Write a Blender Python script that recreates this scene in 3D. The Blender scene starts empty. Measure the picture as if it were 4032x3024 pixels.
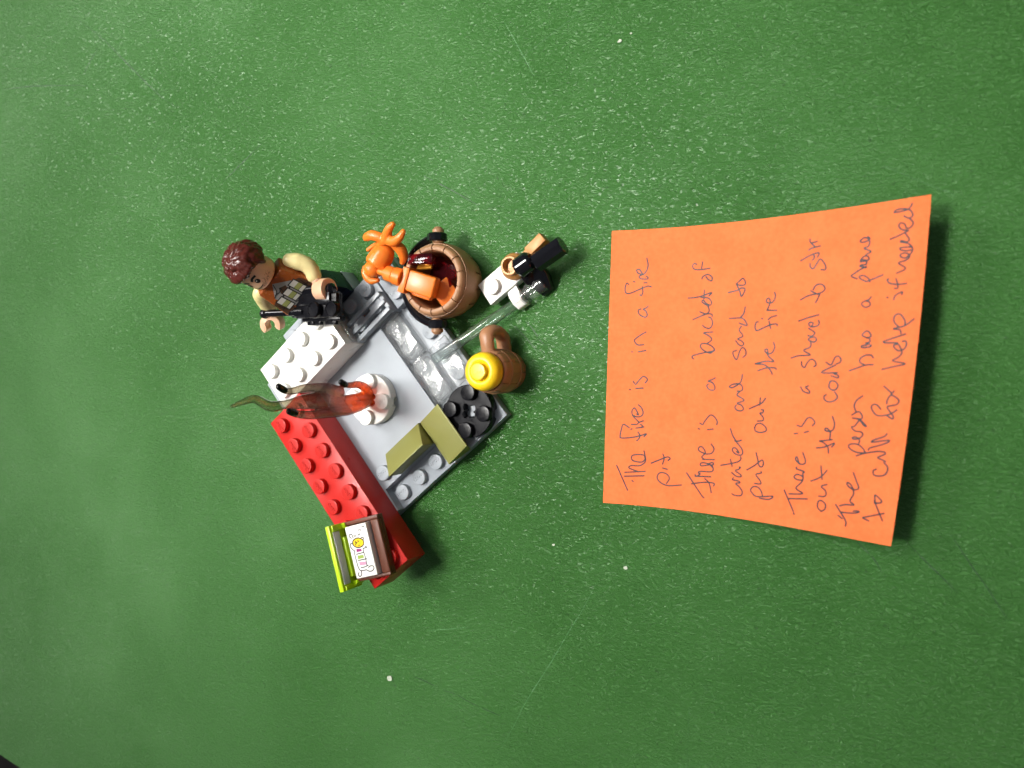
import bpy, bmesh, math, random
from mathutils import Vector, Matrix, Quaternion

# ---------------------------------------------------------------- scene, camera, light
sc = bpy.context.scene
COL = sc.collection
R_ = math.radians
MM = 0.001

cam_d = bpy.data.cameras.new('camera')
cam = bpy.data.objects.new('camera', cam_d)
COL.objects.link(cam)
cam_d.sensor_width = 36.0
cam_d.lens = 30.04
cam_d.clip_start = 0.005
cam_d.clip_end = 20.0
cam.matrix_world = Matrix(((0.890347, 0.0, 0.455282, 0.115781),
                           (-0.011311, 0.999691, 0.022120, 0.005625),
                           (-0.455141, -0.024845, 0.890072, 0.226350),
                           (0, 0, 0, 1)))
cam_d.dof.use_dof = True
cam_d.dof.focus_distance = 0.262
cam_d.dof.aperture_fstop = 16.0
sc.camera = cam

world = bpy.data.worlds.new('World')
sc.world = world
world.use_nodes = True
bg = world.node_tree.nodes['Background']
bg.inputs[0].default_value = (0.80, 0.86, 1.0, 1)
bg.inputs[1].default_value = 0.10

def panel(x, y, z, sx, sy, watts, color=(1.0, 0.975, 0.93), spread=180, target=None):
    ld = bpy.data.lights.new('ceiling_panel', 'AREA')
    ld.shape = 'RECTANGLE'; ld.size = sx; ld.size_y = sy
    ld.energy = watts; ld.color = color; ld.spread = R_(spread)
    o = bpy.data.objects.new('ceiling_panel', ld)
    o.location = (x, y, z)
    if target is not None:
        d = Vector(target) - Vector((x, y, z))
        o.rotation_euler = d.to_track_quat('-Z', 'Y').to_euler()
    COL.objects.link(o)
    return o

# the room's ceiling panels (out of the picture), as the highlights and shadows show them
panel(-0.62, 0.16, 1.70, 0.42, 0.42, 1.12, spread=24, target=(-.07, .11, 0))
panel(-2.30, 1.15, 1.80, 1.70, 0.90, 2.6, spread=22, target=(-.30, .34, 0))
panel(-3.10, -1.00, 1.80, 0.50, 0.20, .5, spread=40, target=(-.3, -.1, 0))
panel(0.13, -0.66, 1.80, 0.45, 0.22, 1.4)
panel(-0.50, 0.80, 1.80, 0.60, 0.30, 1.3, spread=44, target=(-.10, .10, 0))
panel(1.10, -0.20, 1.80, 0.60, 0.30, 1.2)
panel(0.95, 0.95, 1.80, 0.60, 0.30, 1.7)

vs = sc.view_settings
vs.view_transform = 'Standard'; vs.look = 'None'; vs.gamma = 1.0; vs.exposure = 0.0
sc.cycles.use_denoising = True
sc.cycles.max_bounces = 14
sc.cycles.transmission_bounces = 12
sc.cycles.transparent_max_bounces = 12
sc.cycles.caustics_refractive = True
sc.cycles.caustics_reflective = False
sc.cycles.blur_glossy = 0.3
sc.cycles.sample_clamp_indirect = 6.0

# ---------------------------------------------------------------- frames
ALPHA = R_(39.24695)                 # the toy's stud grid is turned by this against the picture's right
OX, OY = 57.7631, -52.9826
def G(a, b, z=0.0):
    """stud grid (a to the picture's upper right, b to its lower right, z in mm) -> world mm"""
    x, y = a * 8 - OX, -b * 8 - OY
    c, s = math.cos(ALPHA), math.sin(ALPHA)
    return Vector((c * x - s * y, s * x + c * y, z))

# ---------------------------------------------------------------- materials
MATS = {}
def nodes_of(name):
    m = bpy.data.materials.new(name); m.use_nodes = True
    nt = m.node_tree
    return m, nt, nt.nodes, nt.links, nt.nodes['Principled BSDF']

def plastic(name, rgb, rough=0.25, metal=0.0, sss=0.0, mottled=0.06, scale=500, bump=0.00002, coat=0.0, spec=.38):
    if name in MATS: return MATS[name]
    m, nt, N, L, P = nodes_of(name)
    tc = N.new('ShaderNodeTexCoord')
    n1 = N.new('ShaderNodeTexNoise'); n1.inputs['Scale'].default_value = scale; n1.inputs['Detail'].default_value = 4
    L.new(tc.outputs['Object'], n1.inputs['Vector'])
    mx = N.new('ShaderNodeMixRGB'); mx.blend_type = 'MIX'
    mx.inputs[1].default_value = (*[c * (1 - mottled) for c in rgb], 1)
    mx.inputs[2].default_value = (*[min(1, c * (1 + mottled)) for c in rgb], 1)
    L.new(n1.outputs['Fac'], mx.inputs[0]); L.new(mx.outputs[0], P.inputs['Base Color'])
    n2 = N.new('ShaderNodeTexNoise'); n2.inputs['Scale'].default_value = 260; n2.inputs['Detail'].default_value = 6
    L.new(tc.outputs['Object'], n2.inputs['Vector'])
    mr = N.new('ShaderNodeMapRange'); mr.inputs[1].default_value = .3; mr.inputs[2].default_value = .7
    mr.inputs[3].default_value = max(.02, rough - .06); mr.inputs[4].default_value = rough + .07
    L.new(n2.outputs['Fac'], mr.inputs[0]); L.new(mr.outputs[0], P.inputs['Roughness'])
    if bump:
        bp = N.new('ShaderNodeBump'); bp.inputs['Strength'].default_value = .5; bp.inputs['Distance'].default_value = bump
        L.new(n2.outputs['Fac'], bp.inputs['Height']); L.new(bp.outputs[0], P.inputs['Normal'])
    P.inputs['Metallic'].default_value = metal
    P.inputs['IOR'].default_value = 1.52
    P.inputs['Specular IOR Level'].default_value = spec
    P.inputs['Coat Weight'].default_value = coat
    if sss:
        P.inputs['Subsurface Weight'].default_value = sss
        P.inputs['Subsurface Radius'].default_value = (1, .6, .4)
        P.inputs['Subsurface Scale'].default_value = 0.0012
    MATS[name] = m
    return m

def clear(name, rgb, rough=0.03, ior=1.47):
    if name in MATS: return MATS[name]
    m, nt, N, L, P = nodes_of(name)
    P.inputs['Base Color'].default_value = (*rgb, 1)
    P.inputs['Transmission Weight'].default_value = 1.0
    P.inputs['Roughness'].default_value = rough
    P.inputs['IOR'].default_value = ior
    tc = N.new('ShaderNodeTexCoord')
    n2 = N.new('ShaderNodeTexNoise'); n2.inputs['Scale'].default_value = 300; n2.inputs['Detail'].default_value = 3
    L.new(tc.outputs['Object'], n2.inputs['Vector'])
    bp = N.new('ShaderNodeBump'); bp.inputs['Strength'].default_value = .35; bp.inputs['Distance'].default_value = .00006
    L.new(n2.outputs['Fac'], bp.inputs['Height']); L.new(bp.outputs[0], P.inputs['Normal'])
    MATS[name] = m
    return m

def schlick(N, L, f0=.04):
    """front and back faces alike: gloss grows towards grazing angles"""
    lw = N.new('ShaderNodeLayerWeight'); lw.inputs['Blend'].default_value = .5
    pw = N.new('ShaderNodeMath'); pw.operation = 'POWER'; pw.inputs[1].default_value = 4.5; L.new(lw.outputs['Facing'], pw.inputs[0])
    ma = N.new('ShaderNodeMath'); ma.operation = 'MULTIPLY_ADD'; ma.inputs[1].default_value = 1 - f0; ma.inputs[2].default_value = f0; L.new(pw.outputs[0], ma.inputs[0])
    return ma

def see_through(name, rgb, refr=.1, cloud=.08, streak=.15, gloss=0.0, ior=1.3, grough=.08):
    """clear moulded plastic: part straight-through, part refracting, with a fresnel gloss"""
    if name in MATS: return MATS[name]
    m, nt, N, L, P = nodes_of(name)
    N.remove(P)
    out = N['Material Output']
    tc = N.new('ShaderNodeTexCoord')
    n2 = N.new('ShaderNodeTexNoise'); n2.inputs['Scale'].default_value = 700; n2.inputs['Detail'].default_value = 3
    L.new(tc.outputs['Object'], n2.inputs['Vector'])
    bp = N.new('ShaderNodeBump'); bp.inputs['Strength'].default_value = .5; bp.inputs['Distance'].default_value = .00005
    L.new(n2.outputs['Fac'], bp.inputs['Height'])
    lw = N.new('ShaderNodeLayerWeight'); lw.inputs['Blend'].default_value = .5
    ed = N.new('ShaderNodeMapRange'); ed.inputs[1].default_value = .55; ed.inputs[2].default_value = 1.0; ed.inputs[3].default_value = 1.0; ed.inputs[4].default_value = .45  # edges darkened in the tint, standing in for refraction
    L.new(lw.outputs['Facing'], ed.inputs[0])
    em = N.new('ShaderNodeMixRGB'); em.blend_type = 'MULTIPLY'; em.inputs[0].default_value = 1; em.inputs[1].default_value = (*rgb, 1); L.new(ed.outputs[0], em.inputs[2])
    tr = N.new('ShaderNodeBsdfTransparent'); L.new(em.outputs[0], tr.inputs[0])
    gl = N.new('ShaderNodeBsdfGlass'); gl.inputs['Color'].default_value = (*rgb, 1); gl.inputs['IOR'].default_value = ior; gl.inputs['Roughness'].default_value = .02
    L.new(bp.outputs[0], gl.inputs['Normal'])
    mp = N.new('ShaderNodeMapping'); mp.inputs['Scale'].default_value = (1, .22, 1); L.new(tc.outputs['Object'], mp.inputs[0])
    n3 = N.new('ShaderNodeTexNoise'); n3.inputs['Scale'].default_value = 1300; n3.inputs['Detail'].default_value = 2; L.new(mp.outputs[0], n3.inputs['Vector'])
    b3 = N.new('ShaderNodeBump'); b3.inputs['Strength'].default_value = streak; b3.inputs['Distance'].default_value = .00035; L.new(n3.outputs['Fac'], b3.inputs['Height'])
    gs = N.new('ShaderNodeBsdfGlossy'); gs.inputs['Roughness'].default_value = grough
    L.new(b3.outputs[0], gs.inputs['Normal'])
    m1 = N.new('ShaderNodeMixShader'); m1.inputs[0].default_value = refr
    L.new(tr.outputs[0], m1.inputs[1]); L.new(gl.outputs[0], m1.inputs[2])
    df = N.new('ShaderNodeBsdfDiffuse'); df.inputs[0].default_value = (*rgb, 1)
    m0 = N.new('ShaderNodeMixShader'); m0.inputs[0].default_value = cloud
    L.new(m1.outputs[0], m0.inputs[1]); L.new(df.outputs[0], m0.inputs[2])
    fr = schlick(N, L)
    m2 = N.new('ShaderNodeMixShader')
    fa = N.new('ShaderNodeMath'); fa.operation = 'ADD'; fa.inputs[1].default_value = gloss; fa.use_clamp = True; L.new(fr.outputs[0], fa.inputs[0])
    L.new(fa.outputs[0], m2.inputs[0]); L.new(m0.outputs[0], m2.inputs[1]); L.new(gs.outputs[0], m2.inputs[2])
    L.new(m2.outputs[0], out.inputs['Surface'])
    MATS[name] = m
    return m

RED = plastic('red_plastic', (.50, .017, .012), .33, spec=.22)
WHITE = plastic('white_plastic', (.84, .83, .78), .30, mottled=.03)
GREY = plastic('light_grey_plastic', (.32, .35, .385), .36, mottled=.10, scale=160)
SLATGREY = plastic('grille_grey_plastic', (.36, .39, .42), .34)
BLACK = plastic('black_plastic', (.006, .006, .008), .06, mottled=.2, bump=.000006)
OLIVE = plastic('olive_plastic', (.22, .22, .060), .40, mottled=.05)
ORANGE = plastic('orange_plastic', (.82, .20, .022), .33, sss=.12)
TAN = plastic('barrel_nougat_plastic', (.35, .18, .088), .45, mottled=.10, scale=350)
MUGB = plastic('mug_brown_plastic', (.36, .172, .082), .42, mottled=.10, scale=350)
YELLOW = plastic('yellow_plastic', (.84, .56, .012), .32, mottled=.05)
BROWN = plastic('reddish_brown_plastic', (.115, .032, .014), .46)
LIME = plastic('lime_plastic', (.46, .70, .010), .34)
HAIRM = plastic('dark_red_brown_plastic', (.080, .016, .011), .2, mottled=.12)
SKIN = plastic('light_nougat_plastic', (.76, .46, .29), .34, sss=.15)
SLEEVE = plastic('tan_plastic', (.78, .66, .31), .30)
TORSO = plastic('dark_orange_plastic', (.30, .075, .014), .26)
NAVY = plastic('dark_blue_plastic', (.006, .014, .040), .30)
SATIN = plastic('black_satin_plastic', (.006, .006, .008), .20, bump=.000008, spec=.14)
GOLD = plastic('pearl_gold_plastic', (.44, .205, .06), .36, metal=.1)
PRINTK = plastic('black_print', (.010, .008, .008), .35, bump=0)
PRINTG = plastic('grey_print', (.30, .29, .27), .35, bump=0)
PRINTB = plastic('dark_brown_print', (.085, .042, .022), .35, bump=0)
PRINTO = plastic('olive_print', (.30, .32, .10), .35, bump=0)
PRINTW = plastic('pale_print', (.62, .60, .53), .35, bump=0)
PRINTS = plastic('stubble_print', (.30, .15, .09), .4, bump=0)
PINK = plastic('pink_print', (.60, .30, .45), .35, bump=0)
MAGENTA = plastic('magenta_print', (.30, .02, .17), .35, bump=0)
GREENP = plastic('green_print', (.30, .42, .07), .35, bump=0)
PANELW = plastic('pale_grey_plastic', (.50, .51, .46), .35)
CLEAR = see_through('clear_plastic', (.985, .99, .99), .22, .04, .22, .0, 1.35, .14)
CLEARBAR = see_through('clear_bar_plastic', (.92, .97, .955), .5, .03, .1, .02, 1.4)
PURPLE = see_through('dark_red_transparent_plastic', (.50, .06, .09), .2, .04)
AMBER = plastic('amber_glint_colour', (.75, .34, .04), .2, metal=.6)  # a glint of light given as an amber colour

def flame_mat():
    m, nt, N, L, P = nodes_of('flame_transparent_plastic')
    tc = N.new('ShaderNodeTexCoord'); sp = N.new('ShaderNodeSeparateXYZ')
    L.new(tc.outputs['Object'], sp.inputs[0])
    nz = N.new('ShaderNodeTexNoise'); nz.inputs['Scale'].default_value = 130; nz.inputs['Detail'].default_value = 3
    nz.inputs['Distortion'].default_value = 1.5
    L.new(tc.outputs['Object'], nz.inputs['Vector'])
    ma = N.new('ShaderNodeMath'); ma.operation = 'MULTIPLY_ADD'; ma.inputs[1].default_value = .022; 
    L.new(nz.outputs['Fac'], ma.inputs[0]); L.new(sp.outputs['Z'], ma.inputs[2])
    mr = N.new('ShaderNodeMapRange'); mr.inputs[1].default_value = .006; mr.inputs[2].default_value = .052
    L.new(ma.outputs[0], mr.inputs[0])
    cr = N.new('ShaderNodeValToRGB')
    e = cr.color_ramp.elements
    e[0].position = 0; e[0].color = (1.0, .30, .07, 1)
    e[1].position = 1; e[1].color = (.76, .74, .62, 1)
    for p, c in ((.22, (1.0, .30, .10, 1)), (.40, (.72, .34, .26, 1)), (.58, (.56, .42, .39, 1)), (.78, (.62, .57, .50, 1))):
        k = e.new(p); k.color = c
    L.new(mr.outputs[0], cr.inputs[0])
    N.remove(P); out = N['Material Output']
    lw = N.new('ShaderNodeLayerWeight'); lw.inputs['Blend'].default_value = .35
    ed = N.new('ShaderNodeMapRange'); ed.inputs[1].default_value = .28; ed.inputs[2].default_value = .78; ed.inputs[3].default_value = 1.0; ed.inputs[4].default_value = .03  # dark rims that refraction would give, put into the flame's tint
    L.new(lw.outputs['Facing'], ed.inputs[0])
    em = N.new('ShaderNodeMixRGB'); em.blend_type = 'MULTIPLY'; em.inputs[0].default_value = 1
    L.new(cr.outputs[0], em.inputs[1]); L.new(ed.outputs[0], em.inputs[2])
    tr = N.new('ShaderNodeBsdfTransparent'); L.new(em.outputs[0], tr.inputs[0])
    gl = N.new('ShaderNodeBsdfGlass'); gl.inputs['IOR'].default_value = 1.25; gl.inputs['Roughness'].default_value = .02; L.new(cr.outputs[0], gl.inputs['Color'])
    df = N.new('ShaderNodeBsdfDiffuse'); L.new(cr.outputs[0], df.inputs[0])
    fm = N.new('ShaderNodeMapRange'); fm.inputs[1].default_value = .1; fm.inputs[2].default_value = .45; fm.inputs[3].default_value = .42; fm.inputs[4].default_value = .05; L.new(mr.outputs[0], fm.inputs[0])
    gs = N.new('ShaderNodeBsdfGlossy'); gs.inputs['Roughness'].default_value = .06
    m1 = N.new('ShaderNodeMixShader'); m1.inputs[0].default_value = .14; L.new(tr.outputs[0], m1.inputs[1]); L.new(gl.outputs[0], m1.inputs[2])
    m3 = N.new('ShaderNodeMixShader'); L.new(fm.outputs[0], m3.inputs[0]); L.new(m1.outputs[0], m3.inputs[1]); L.new(df.outputs[0], m3.inputs[2])
    fr = schlick(N, L)
    m2 = N.new('ShaderNodeMixShader'); L.new(fr.outputs[0], m2.inputs[0]); L.new(m3.outputs[0], m2.inputs[1]); L.new(gs.outputs[0], m2.inputs[2])
    L.new(m2.outputs[0], out.inputs['Surface'])
    return m
FLAME = flame_mat()
SMOKE = see_through('smoke_dark_plastic', (.05, .045, .05), .3, 0)

def table_mat():
    m, nt, N, L, P = nodes_of('green_table_surface')
    tc = N.new('ShaderNodeTexCoord')
    def noise(scale, detail, rough=.55, dist=0.0, map_scale=None, rot=0.0):
        n = N.new('ShaderNodeTexNoise'); n.inputs['Scale'].default_value = scale
        n.inputs['Detail'].default_value = detail; n.inputs['Roughness'].default_value = rough
        n.inputs['Distortion'].default_value = dist
        if map_scale:
            mp = N.new('ShaderNodeMapping'); mp.inputs['Scale'].default_value = map_scale; mp.inputs['Rotation'].default_value = (0, 0, rot)
            L.new(tc.outputs['Object'], mp.inputs[0]); L.new(mp.outputs[0], n.inputs['Vector'])
        else:
            L.new(tc.outputs['Object'], n.inputs['Vector'])
        return n
    big = noise(8, 5, .6); mid = noise(55, 6, .65); fine = noise(900, 3, .6, .5)
    strk = noise(760, 4, .62, 1.2, (1, 2.0, 1), R_(52))
    grain = noise(2600, 2)
    # colour: a little wear, slightly uneven pigment, darker pits
    cr = N.new('ShaderNodeMixRGB'); cr.inputs[1].default_value = (.037, .140, .023, 1); cr.inputs[2].default_value = (.044, .158, .028, 1)
    L.new(mid.outputs['Fac'], cr.inputs[0])
    pit = N.new('ShaderNodeMapRange'); pit.inputs[1].default_value = .28; pit.inputs[2].default_value = .40; pit.inputs[3].default_value = .62; pit.inputs[4].default_value = 1.0
    L.new(fine.outputs['Fac'], pit.inputs[0])
    c3 = N.new('ShaderNodeMixRGB'); c3.blend_type = 'MULTIPLY'; c3.inputs[0].default_value = 1
    L.new(cr.outputs[0], c3.inputs[1]); L.new(pit.outputs[0], c3.inputs[2])
    L.new(c3.outputs[0], P.inputs['Base Color'])
    rr = N.new('ShaderNodeMapRange'); rr.inputs[1].default_value = .35; rr.inputs[2].default_value = .65; rr.inputs[3].default_value = .33; rr.inputs[4].default_value = .40
    L.new(strk.outputs['Fac'], rr.inputs[0]); L.new(rr.outputs[0], P.inputs['Roughness'])
    # relief: fine pebbled, streaky paint; rougher in some patches than in others
    pk = N.new('ShaderNodeMapRange'); pk.inputs[1].default_value = .36; pk.inputs[2].default_value = .64; pk.inputs[3].default_value = .45; pk.inputs[4].default_value = 1.0
    L.new(big.outputs['Fac'], pk.inputs[0])
    sh_ = N.new('ShaderNodeMapRange'); sh_.inputs[1].default_value = .40; sh_.inputs[2].default_value = .72; L.new(strk.outputs['Fac'], sh_.inputs[0])
    ad2 = N.new('ShaderNodeMath'); ad2.operation = 'MULTIPLY_ADD'; ad2.inputs[1].default_value = .22; L.new(grain.outputs['Fac'], ad2.inputs[0]); L.new(sh_.outputs[0], ad2.inputs[2])
    ml = N.new('ShaderNodeMath'); ml.operation = 'MULTIPLY'; L.new(ad2.outputs[0], ml.inputs[0]); L.new(pk.outputs[0], ml.inputs[1])
    bp = N.new('ShaderNodeBump'); bp.inputs['Strength'].default_value = 1.0; bp.inputs['Distance'].default_value = .00038
    L.new(ml.outputs[0], bp.inputs['Height']); L.new(bp.outputs[0], P.inputs['Normal'])
    P.inputs['IOR'].default_value = 1.45
    return m
TABLE = table_mat()

def paper_mat():
    m, nt, N, L, P = nodes_of('orange_paper')
    tc = N.new('ShaderNodeTexCoord')
    n = N.new('ShaderNodeTexNoise'); n.inputs['Scale'].default_value = 900; n.inputs['Detail'].default_value = 5
    n2 = N.new('ShaderNodeTexNoise'); n2.inputs['Scale'].default_value = 140; n2.inputs['Detail'].default_value = 3
    L.new(tc.outputs['Object'], n.inputs['Vector']); L.new(tc.outputs['Object'], n2.inputs['Vector'])
    ad = N.new('ShaderNodeMath'); ad.operation = 'ADD'; L.new(n.outputs['Fac'], ad.inputs[0]); L.new(n2.outputs['Fac'], ad.inputs[1])
    mr = N.new('ShaderNodeMapRange'); mr.inputs[1].default_value = .75; mr.inputs[2].default_value = 1.25; L.new(ad.outputs[0], mr.inputs[0])
    mx = N.new('ShaderNodeMixRGB'); mx.inputs[1].default_value = (.80, .150, .042, 1); mx.inputs[2].default_value = (.86, .182, .056, 1)
    L.new(mr.outputs[0], mx.inputs[0]); L.new(mx.outputs[0], P.inputs['Base Color'])
    P.inputs['Roughness'].default_value = .85
    P.inputs['Specular IOR Level'].default_value = .25
    bp = N.new('ShaderNodeBump'); bp.inputs['Strength'].default_value = .4; bp.inputs['Distance'].default_value = .00006
    L.new(n.outputs['Fac'], bp.inputs['Height']); L.new(bp.outputs[0], P.inputs['Normal'])
    return m
PAPER = paper_mat()
INK = plastic('dark_ink', (.008, .003, .010), .5, bump=0, mottled=.4, scale=900)
SCUFF = plastic('dark_scuff', (.010, .040, .012), .5, bump=0)
HAIRSC = plastic('hairline_scuff', (.030, .115, .030), .6, bump=0)
PALESC = plastic('pale_scuff', (.12, .30, .13), .5, bump=0)
CRUMB = plastic('pale_crumb', (.42, .46, .36), .7)
FLOORM = plastic('brown_floor', (.10, .085, .065), .6, mottled=.3, scale=40)

# ---------------------------------------------------------------- mesh helpers (all in millimetres)
def catmull(pts, n=6, closed=False):
    P = [Vector(p) for p in pts]
    if len(P) < 3: return P
    out = []
    m = len(P)
    rng = range(m if closed else m - 1)
    for i in rng:
        p0 = P[(i - 1) % m] if closed or i > 0 else P[0] * 2 - P[1]
        p1, p2 = P[i], P[(i + 1) % m]
        p3 = P[(i + 2) % m] if closed or i + 2 < m else P[-1] * 2 - P[-2]
        for k in range(n):
            t = k / n
            out.append(.5 * ((2 * p1) + (p2 - p0) * t + (2 * p0 - 5 * p1 + 4 * p2 - p3) * t * t + (3 * p1 - p0 - 3 * p2 + p3) * t ** 3))
    if not closed: out.append(P[-1])
    return out

def add_box(bm, x0, x1, y0, y1, z0, z1, bev=.22, M=None, seg=2):
    vs_ = [bm.verts.new((x, y, z)) for z in (z0, z1) for y in (y0, y1) for x in (x0, x1)]
    fs = [bm.faces.new([vs_[i] for i in q]) for q in ((0, 2, 3, 1), (4, 5, 7, 6), (0, 1, 5, 4), (2, 6, 7, 3), (0, 4, 6, 2), (1, 3, 7, 5))]
    return finish(bm, vs_, fs, bev, M, seg)

def finish(bm, vs_, fs, bev, M, seg=2):
    if bev:
        es = list({e for f in fs for e in f.edges})
        r = bmesh.ops.bevel(bm, geom=es, offset=bev, segments=seg, affect='EDGES', profile=.5)
        vs_ = list({v for v in r['verts']} | {v for v in vs_ if v.is_valid})
    if M is not None:
        bmesh.ops.transform(bm, matrix=M, verts=vs_)
    return vs_

def add_prism(bm, poly, z0, z1, bev=.15, M=None, seg=1):
    """poly: list of (x, y) going round counter-clockwise; z0/z1 numbers or per-vertex lists"""
    n = len(poly)
    a = z0 if isinstance(z0, (list, tuple)) else [z0] * n
    b = z1 if isinstance(z1, (list, tuple)) else [z1] * n
    lo = [bm.verts.new((p[0], p[1], a[i])) for i, p in enumerate(poly)]
    hi = [bm.verts.new((p[0], p[1], b[i])) for i, p in enumerate(poly)]
    fs = [bm.faces.new(lo[::-1]), bm.faces.new(hi)]
    for i in range(n):
        j = (i + 1) % n
        fs.append(bm.faces.new((lo[i], lo[j], hi[j], hi[i])))
    return finish(bm, lo + hi, fs, bev, M, seg)

def add_lathe(bm, prof, seg=32, M=None, a0=0.0, a1=None, cap=True):
    """prof: (r, z) list; full turn, or a wedge a0..a1 closed at its sides"""
    full = a1 is None
    n = seg if full else seg + 1
    rings = []
    allv = []
    for i in range(n):
        t = (2 * math.pi * i / seg) if full else a0 + (a1 - a0) * i / seg
        ring = [bm.verts.new((max(r, 1e-4) * math.cos(t), max(r, 1e-4) * math.sin(t), z)) for r, z in prof]
        rings.append(ring); allv += ring
    for i in range(n if full else n - 1):
        A, B = rings[i], rings[(i + 1) % n]
        for k in range(len(prof) - 1):
            bm.faces.new((A[k], B[k], B[k + 1], A[k + 1]))
    if full and cap:
        if prof[0][0] > 1e-3: bm.faces.new([r[0] for r in rings][::-1])
        if prof[-1][0] > 1e-3: bm.faces.new([r[-1] for r in rings])
    if not full:
        bm.faces.new(rings[0]); bm.faces.new(rings[-1][::-1])
        for A, B in zip(rings[:-1], rings[1:]):
            bm.faces.new((A[-1], B[-1], B[0], A[0]))
    bmesh.ops.remove_doubles(bm, verts=[v for v in allv], dist=5e-4)
    allv = [v for v in allv if v.is_valid]
    if M is not None: bmesh.ops.transform(bm, matrix=M, verts=allv)
    return allv

def add_cyl(bm, r, z0, z1, seg=24, ch=.2, M=None):
    return add_lathe(bm, [(0, z0), (r - ch, z0), (r, z0 + ch), (r, z1 - ch), (r - ch, z1), (0, z1)], seg, M)

def axis_matrix(p, q, up=None):
    """maps local z (from 0) onto the direction p -> q, origin at p"""
    d = (Vector(q) - Vector(p)).normalized()
    rot = d.to_track_quat('Z', 'Y').to_matrix().to_4x4()
    return Matrix.Translation(Vector(p)) @ rot

def add_bar(bm, p, q, r, seg=20, ch=.15):
    L = (Vector(q) - Vector(p)).length
    return add_cyl(bm, r, 0, L, seg, ch, axis_matrix(p, q))

def add_tube(bm, pts, radii, seg=12, n=6, flat=None, flat_axis=(0, 0, 1), round_caps=True):
    """swept tube through pts with per-point radii; flat = thickness factor along flat_axis"""
    P = catmull(pts, n)
    m = len(pts)
    if isinstance(radii, (int, float)): radii = [radii] * m
    rr = []
    for i in range(len(P)):
        t = i / max(1, len(P) - 1) * (m - 1); k = min(int(t), m - 2); f = t - k
        rr.append(radii[k] * (1 - f) + radii[k + 1] * f)
    rings = []
    fa = Vector(flat_axis).normalized() if flat is not None else None
    prev = None
    for i, p in enumerate(P):
        d = (P[min(i + 1, len(P) - 1)] - P[max(i - 1, 0)]).normalized()
        if fa is not None:
            u = d.cross(fa)
            if u.length < 1e-4: u = d.orthogonal()
            u.normalize(); w = d.cross(u).normalized()
        else:
            u = d.orthogonal().normalized() if prev is None else (prev - d * prev.dot(d)).normalized()
            w = d.cross(u)
        prev = u
        rings.append((p, d, u, w, rr[i]))
    full = []
    def ring(p, u, w, r):
        k = flat if flat is not None else 1.0
        return [bm.verts.new(p + (u * math.cos(2 * math.pi * j / seg) + w * k * math.sin(2 * math.pi * j / seg)) * r) for j in range(seg)]
    if round_caps:
        p, d, u, w, r = rings[0]
        for t in (.15, .6): full.append(ring(p - d * r * (1 - t) * .8, u, w, r * math.sqrt(max(.02, 1 - (1 - t) ** 2))))
    for p, d, u, w, r in rings: full.append(ring(p, u, w, r))
    if round_caps:
        p, d, u, w, r = rings[-1]
        for t in (.6, .15): full.append(ring(p + d * r * (1 - t) * .8, u, w, r * math.sqrt(max(.02, 1 - (1 - t) ** 2))))
    for A, B in zip(full[:-1], full[1:]):
        for j in range(seg):
            bm.faces.new((A[j], A[(j + 1) % seg], B[(j + 1) % seg], B[j]))
    bm.faces.new(full[0][::-1]); bm.faces.new(full[-1])
    return [v for r in full for v in r]

def add_ball(bm, c, r, seg=20, sc_=(1, 1, 1), M=None):
    mt = Matrix.Translation(Vector(c)) @ Matrix.Diagonal((*sc_, 1))
    if M is not None: mt = M @ mt
    return bmesh.ops.create_uvsphere(bm, u_segments=seg, v_segments=max(8, seg // 2), radius=r, matrix=mt)['verts']

def ribbon(bm, pts, width, up=None, normals=None, closed=False):
    """a thin strip through the points, lying in the surface whose normal is up"""
    n = len(pts)
    L_, R2 = [], []
    for i in range(n):
        if closed: d = pts[(i + 1) % n] - pts[(i - 1) % n]
        else: d = pts[min(i + 1, n - 1)] - pts[max(i - 1, 0)]
        nn = normals[i] if normals else up
        s = d.cross(nn)
        if s.length < 1e-9: s = Vector((1, 0, 0))
        s.normalize()
        w = width
        L_.append(bm.verts.new(pts[i] - s * w / 2)); R2.append(bm.verts.new(pts[i] + s * w / 2))
    for i in range(n if closed else n - 1):
        j = (i + 1) % n
        bm.faces.new((L_[i], R2[i], R2[j], L_[j]))

# ---------------------------------------------------------------- objects
def mesh_from(bm, name, mat, angle=35):
    bmesh.ops.recalc_face_normals(bm, faces=bm.faces[:])
    bmesh.ops.scale(bm, vec=(MM, MM, MM), verts=bm.verts[:])
    me = bpy.data.meshes.new(name)
    bm.to_mesh(me); bm.free()
    me.materials.append(mat)
    me.shade_smooth()
    me.set_sharp_from_angle(angle=R_(angle))
    return me

def link(name, me, parent=None, loc=None, rot=None):
    o = bpy.data.objects.new(name, me)
    COL.objects.link(o)
    if parent is not None: o.parent = parent
    if loc is not None: o.location = [c * MM for c in loc]
    if rot is not None: o.rotation_euler = rot
    return o

def part(name, bm, mat, parent=None, angle=35, loc=None, rot=None, label=None):
    o = link(name, mesh_from(bm, name, mat, angle), parent, loc, rot)
    if label: o['label'] = label
    return o

def tag(o, label, cat, group=None):
    o['label'] = label; o['category'] = cat
    if group: o['group'] = group
    return o

def thing(name, label, cat, loc=(0, 0, 0), rz=0.0, group=None, rot=None):
    o = bpy.data.objects.new(name, None)
    o.empty_display_size = .004
    COL.objects.link(o)
    o.location = [c * MM for c in loc]
    o.rotation_euler = rot if rot is not None else (0, 0, rz)
    return tag(o, label, cat, group)

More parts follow.
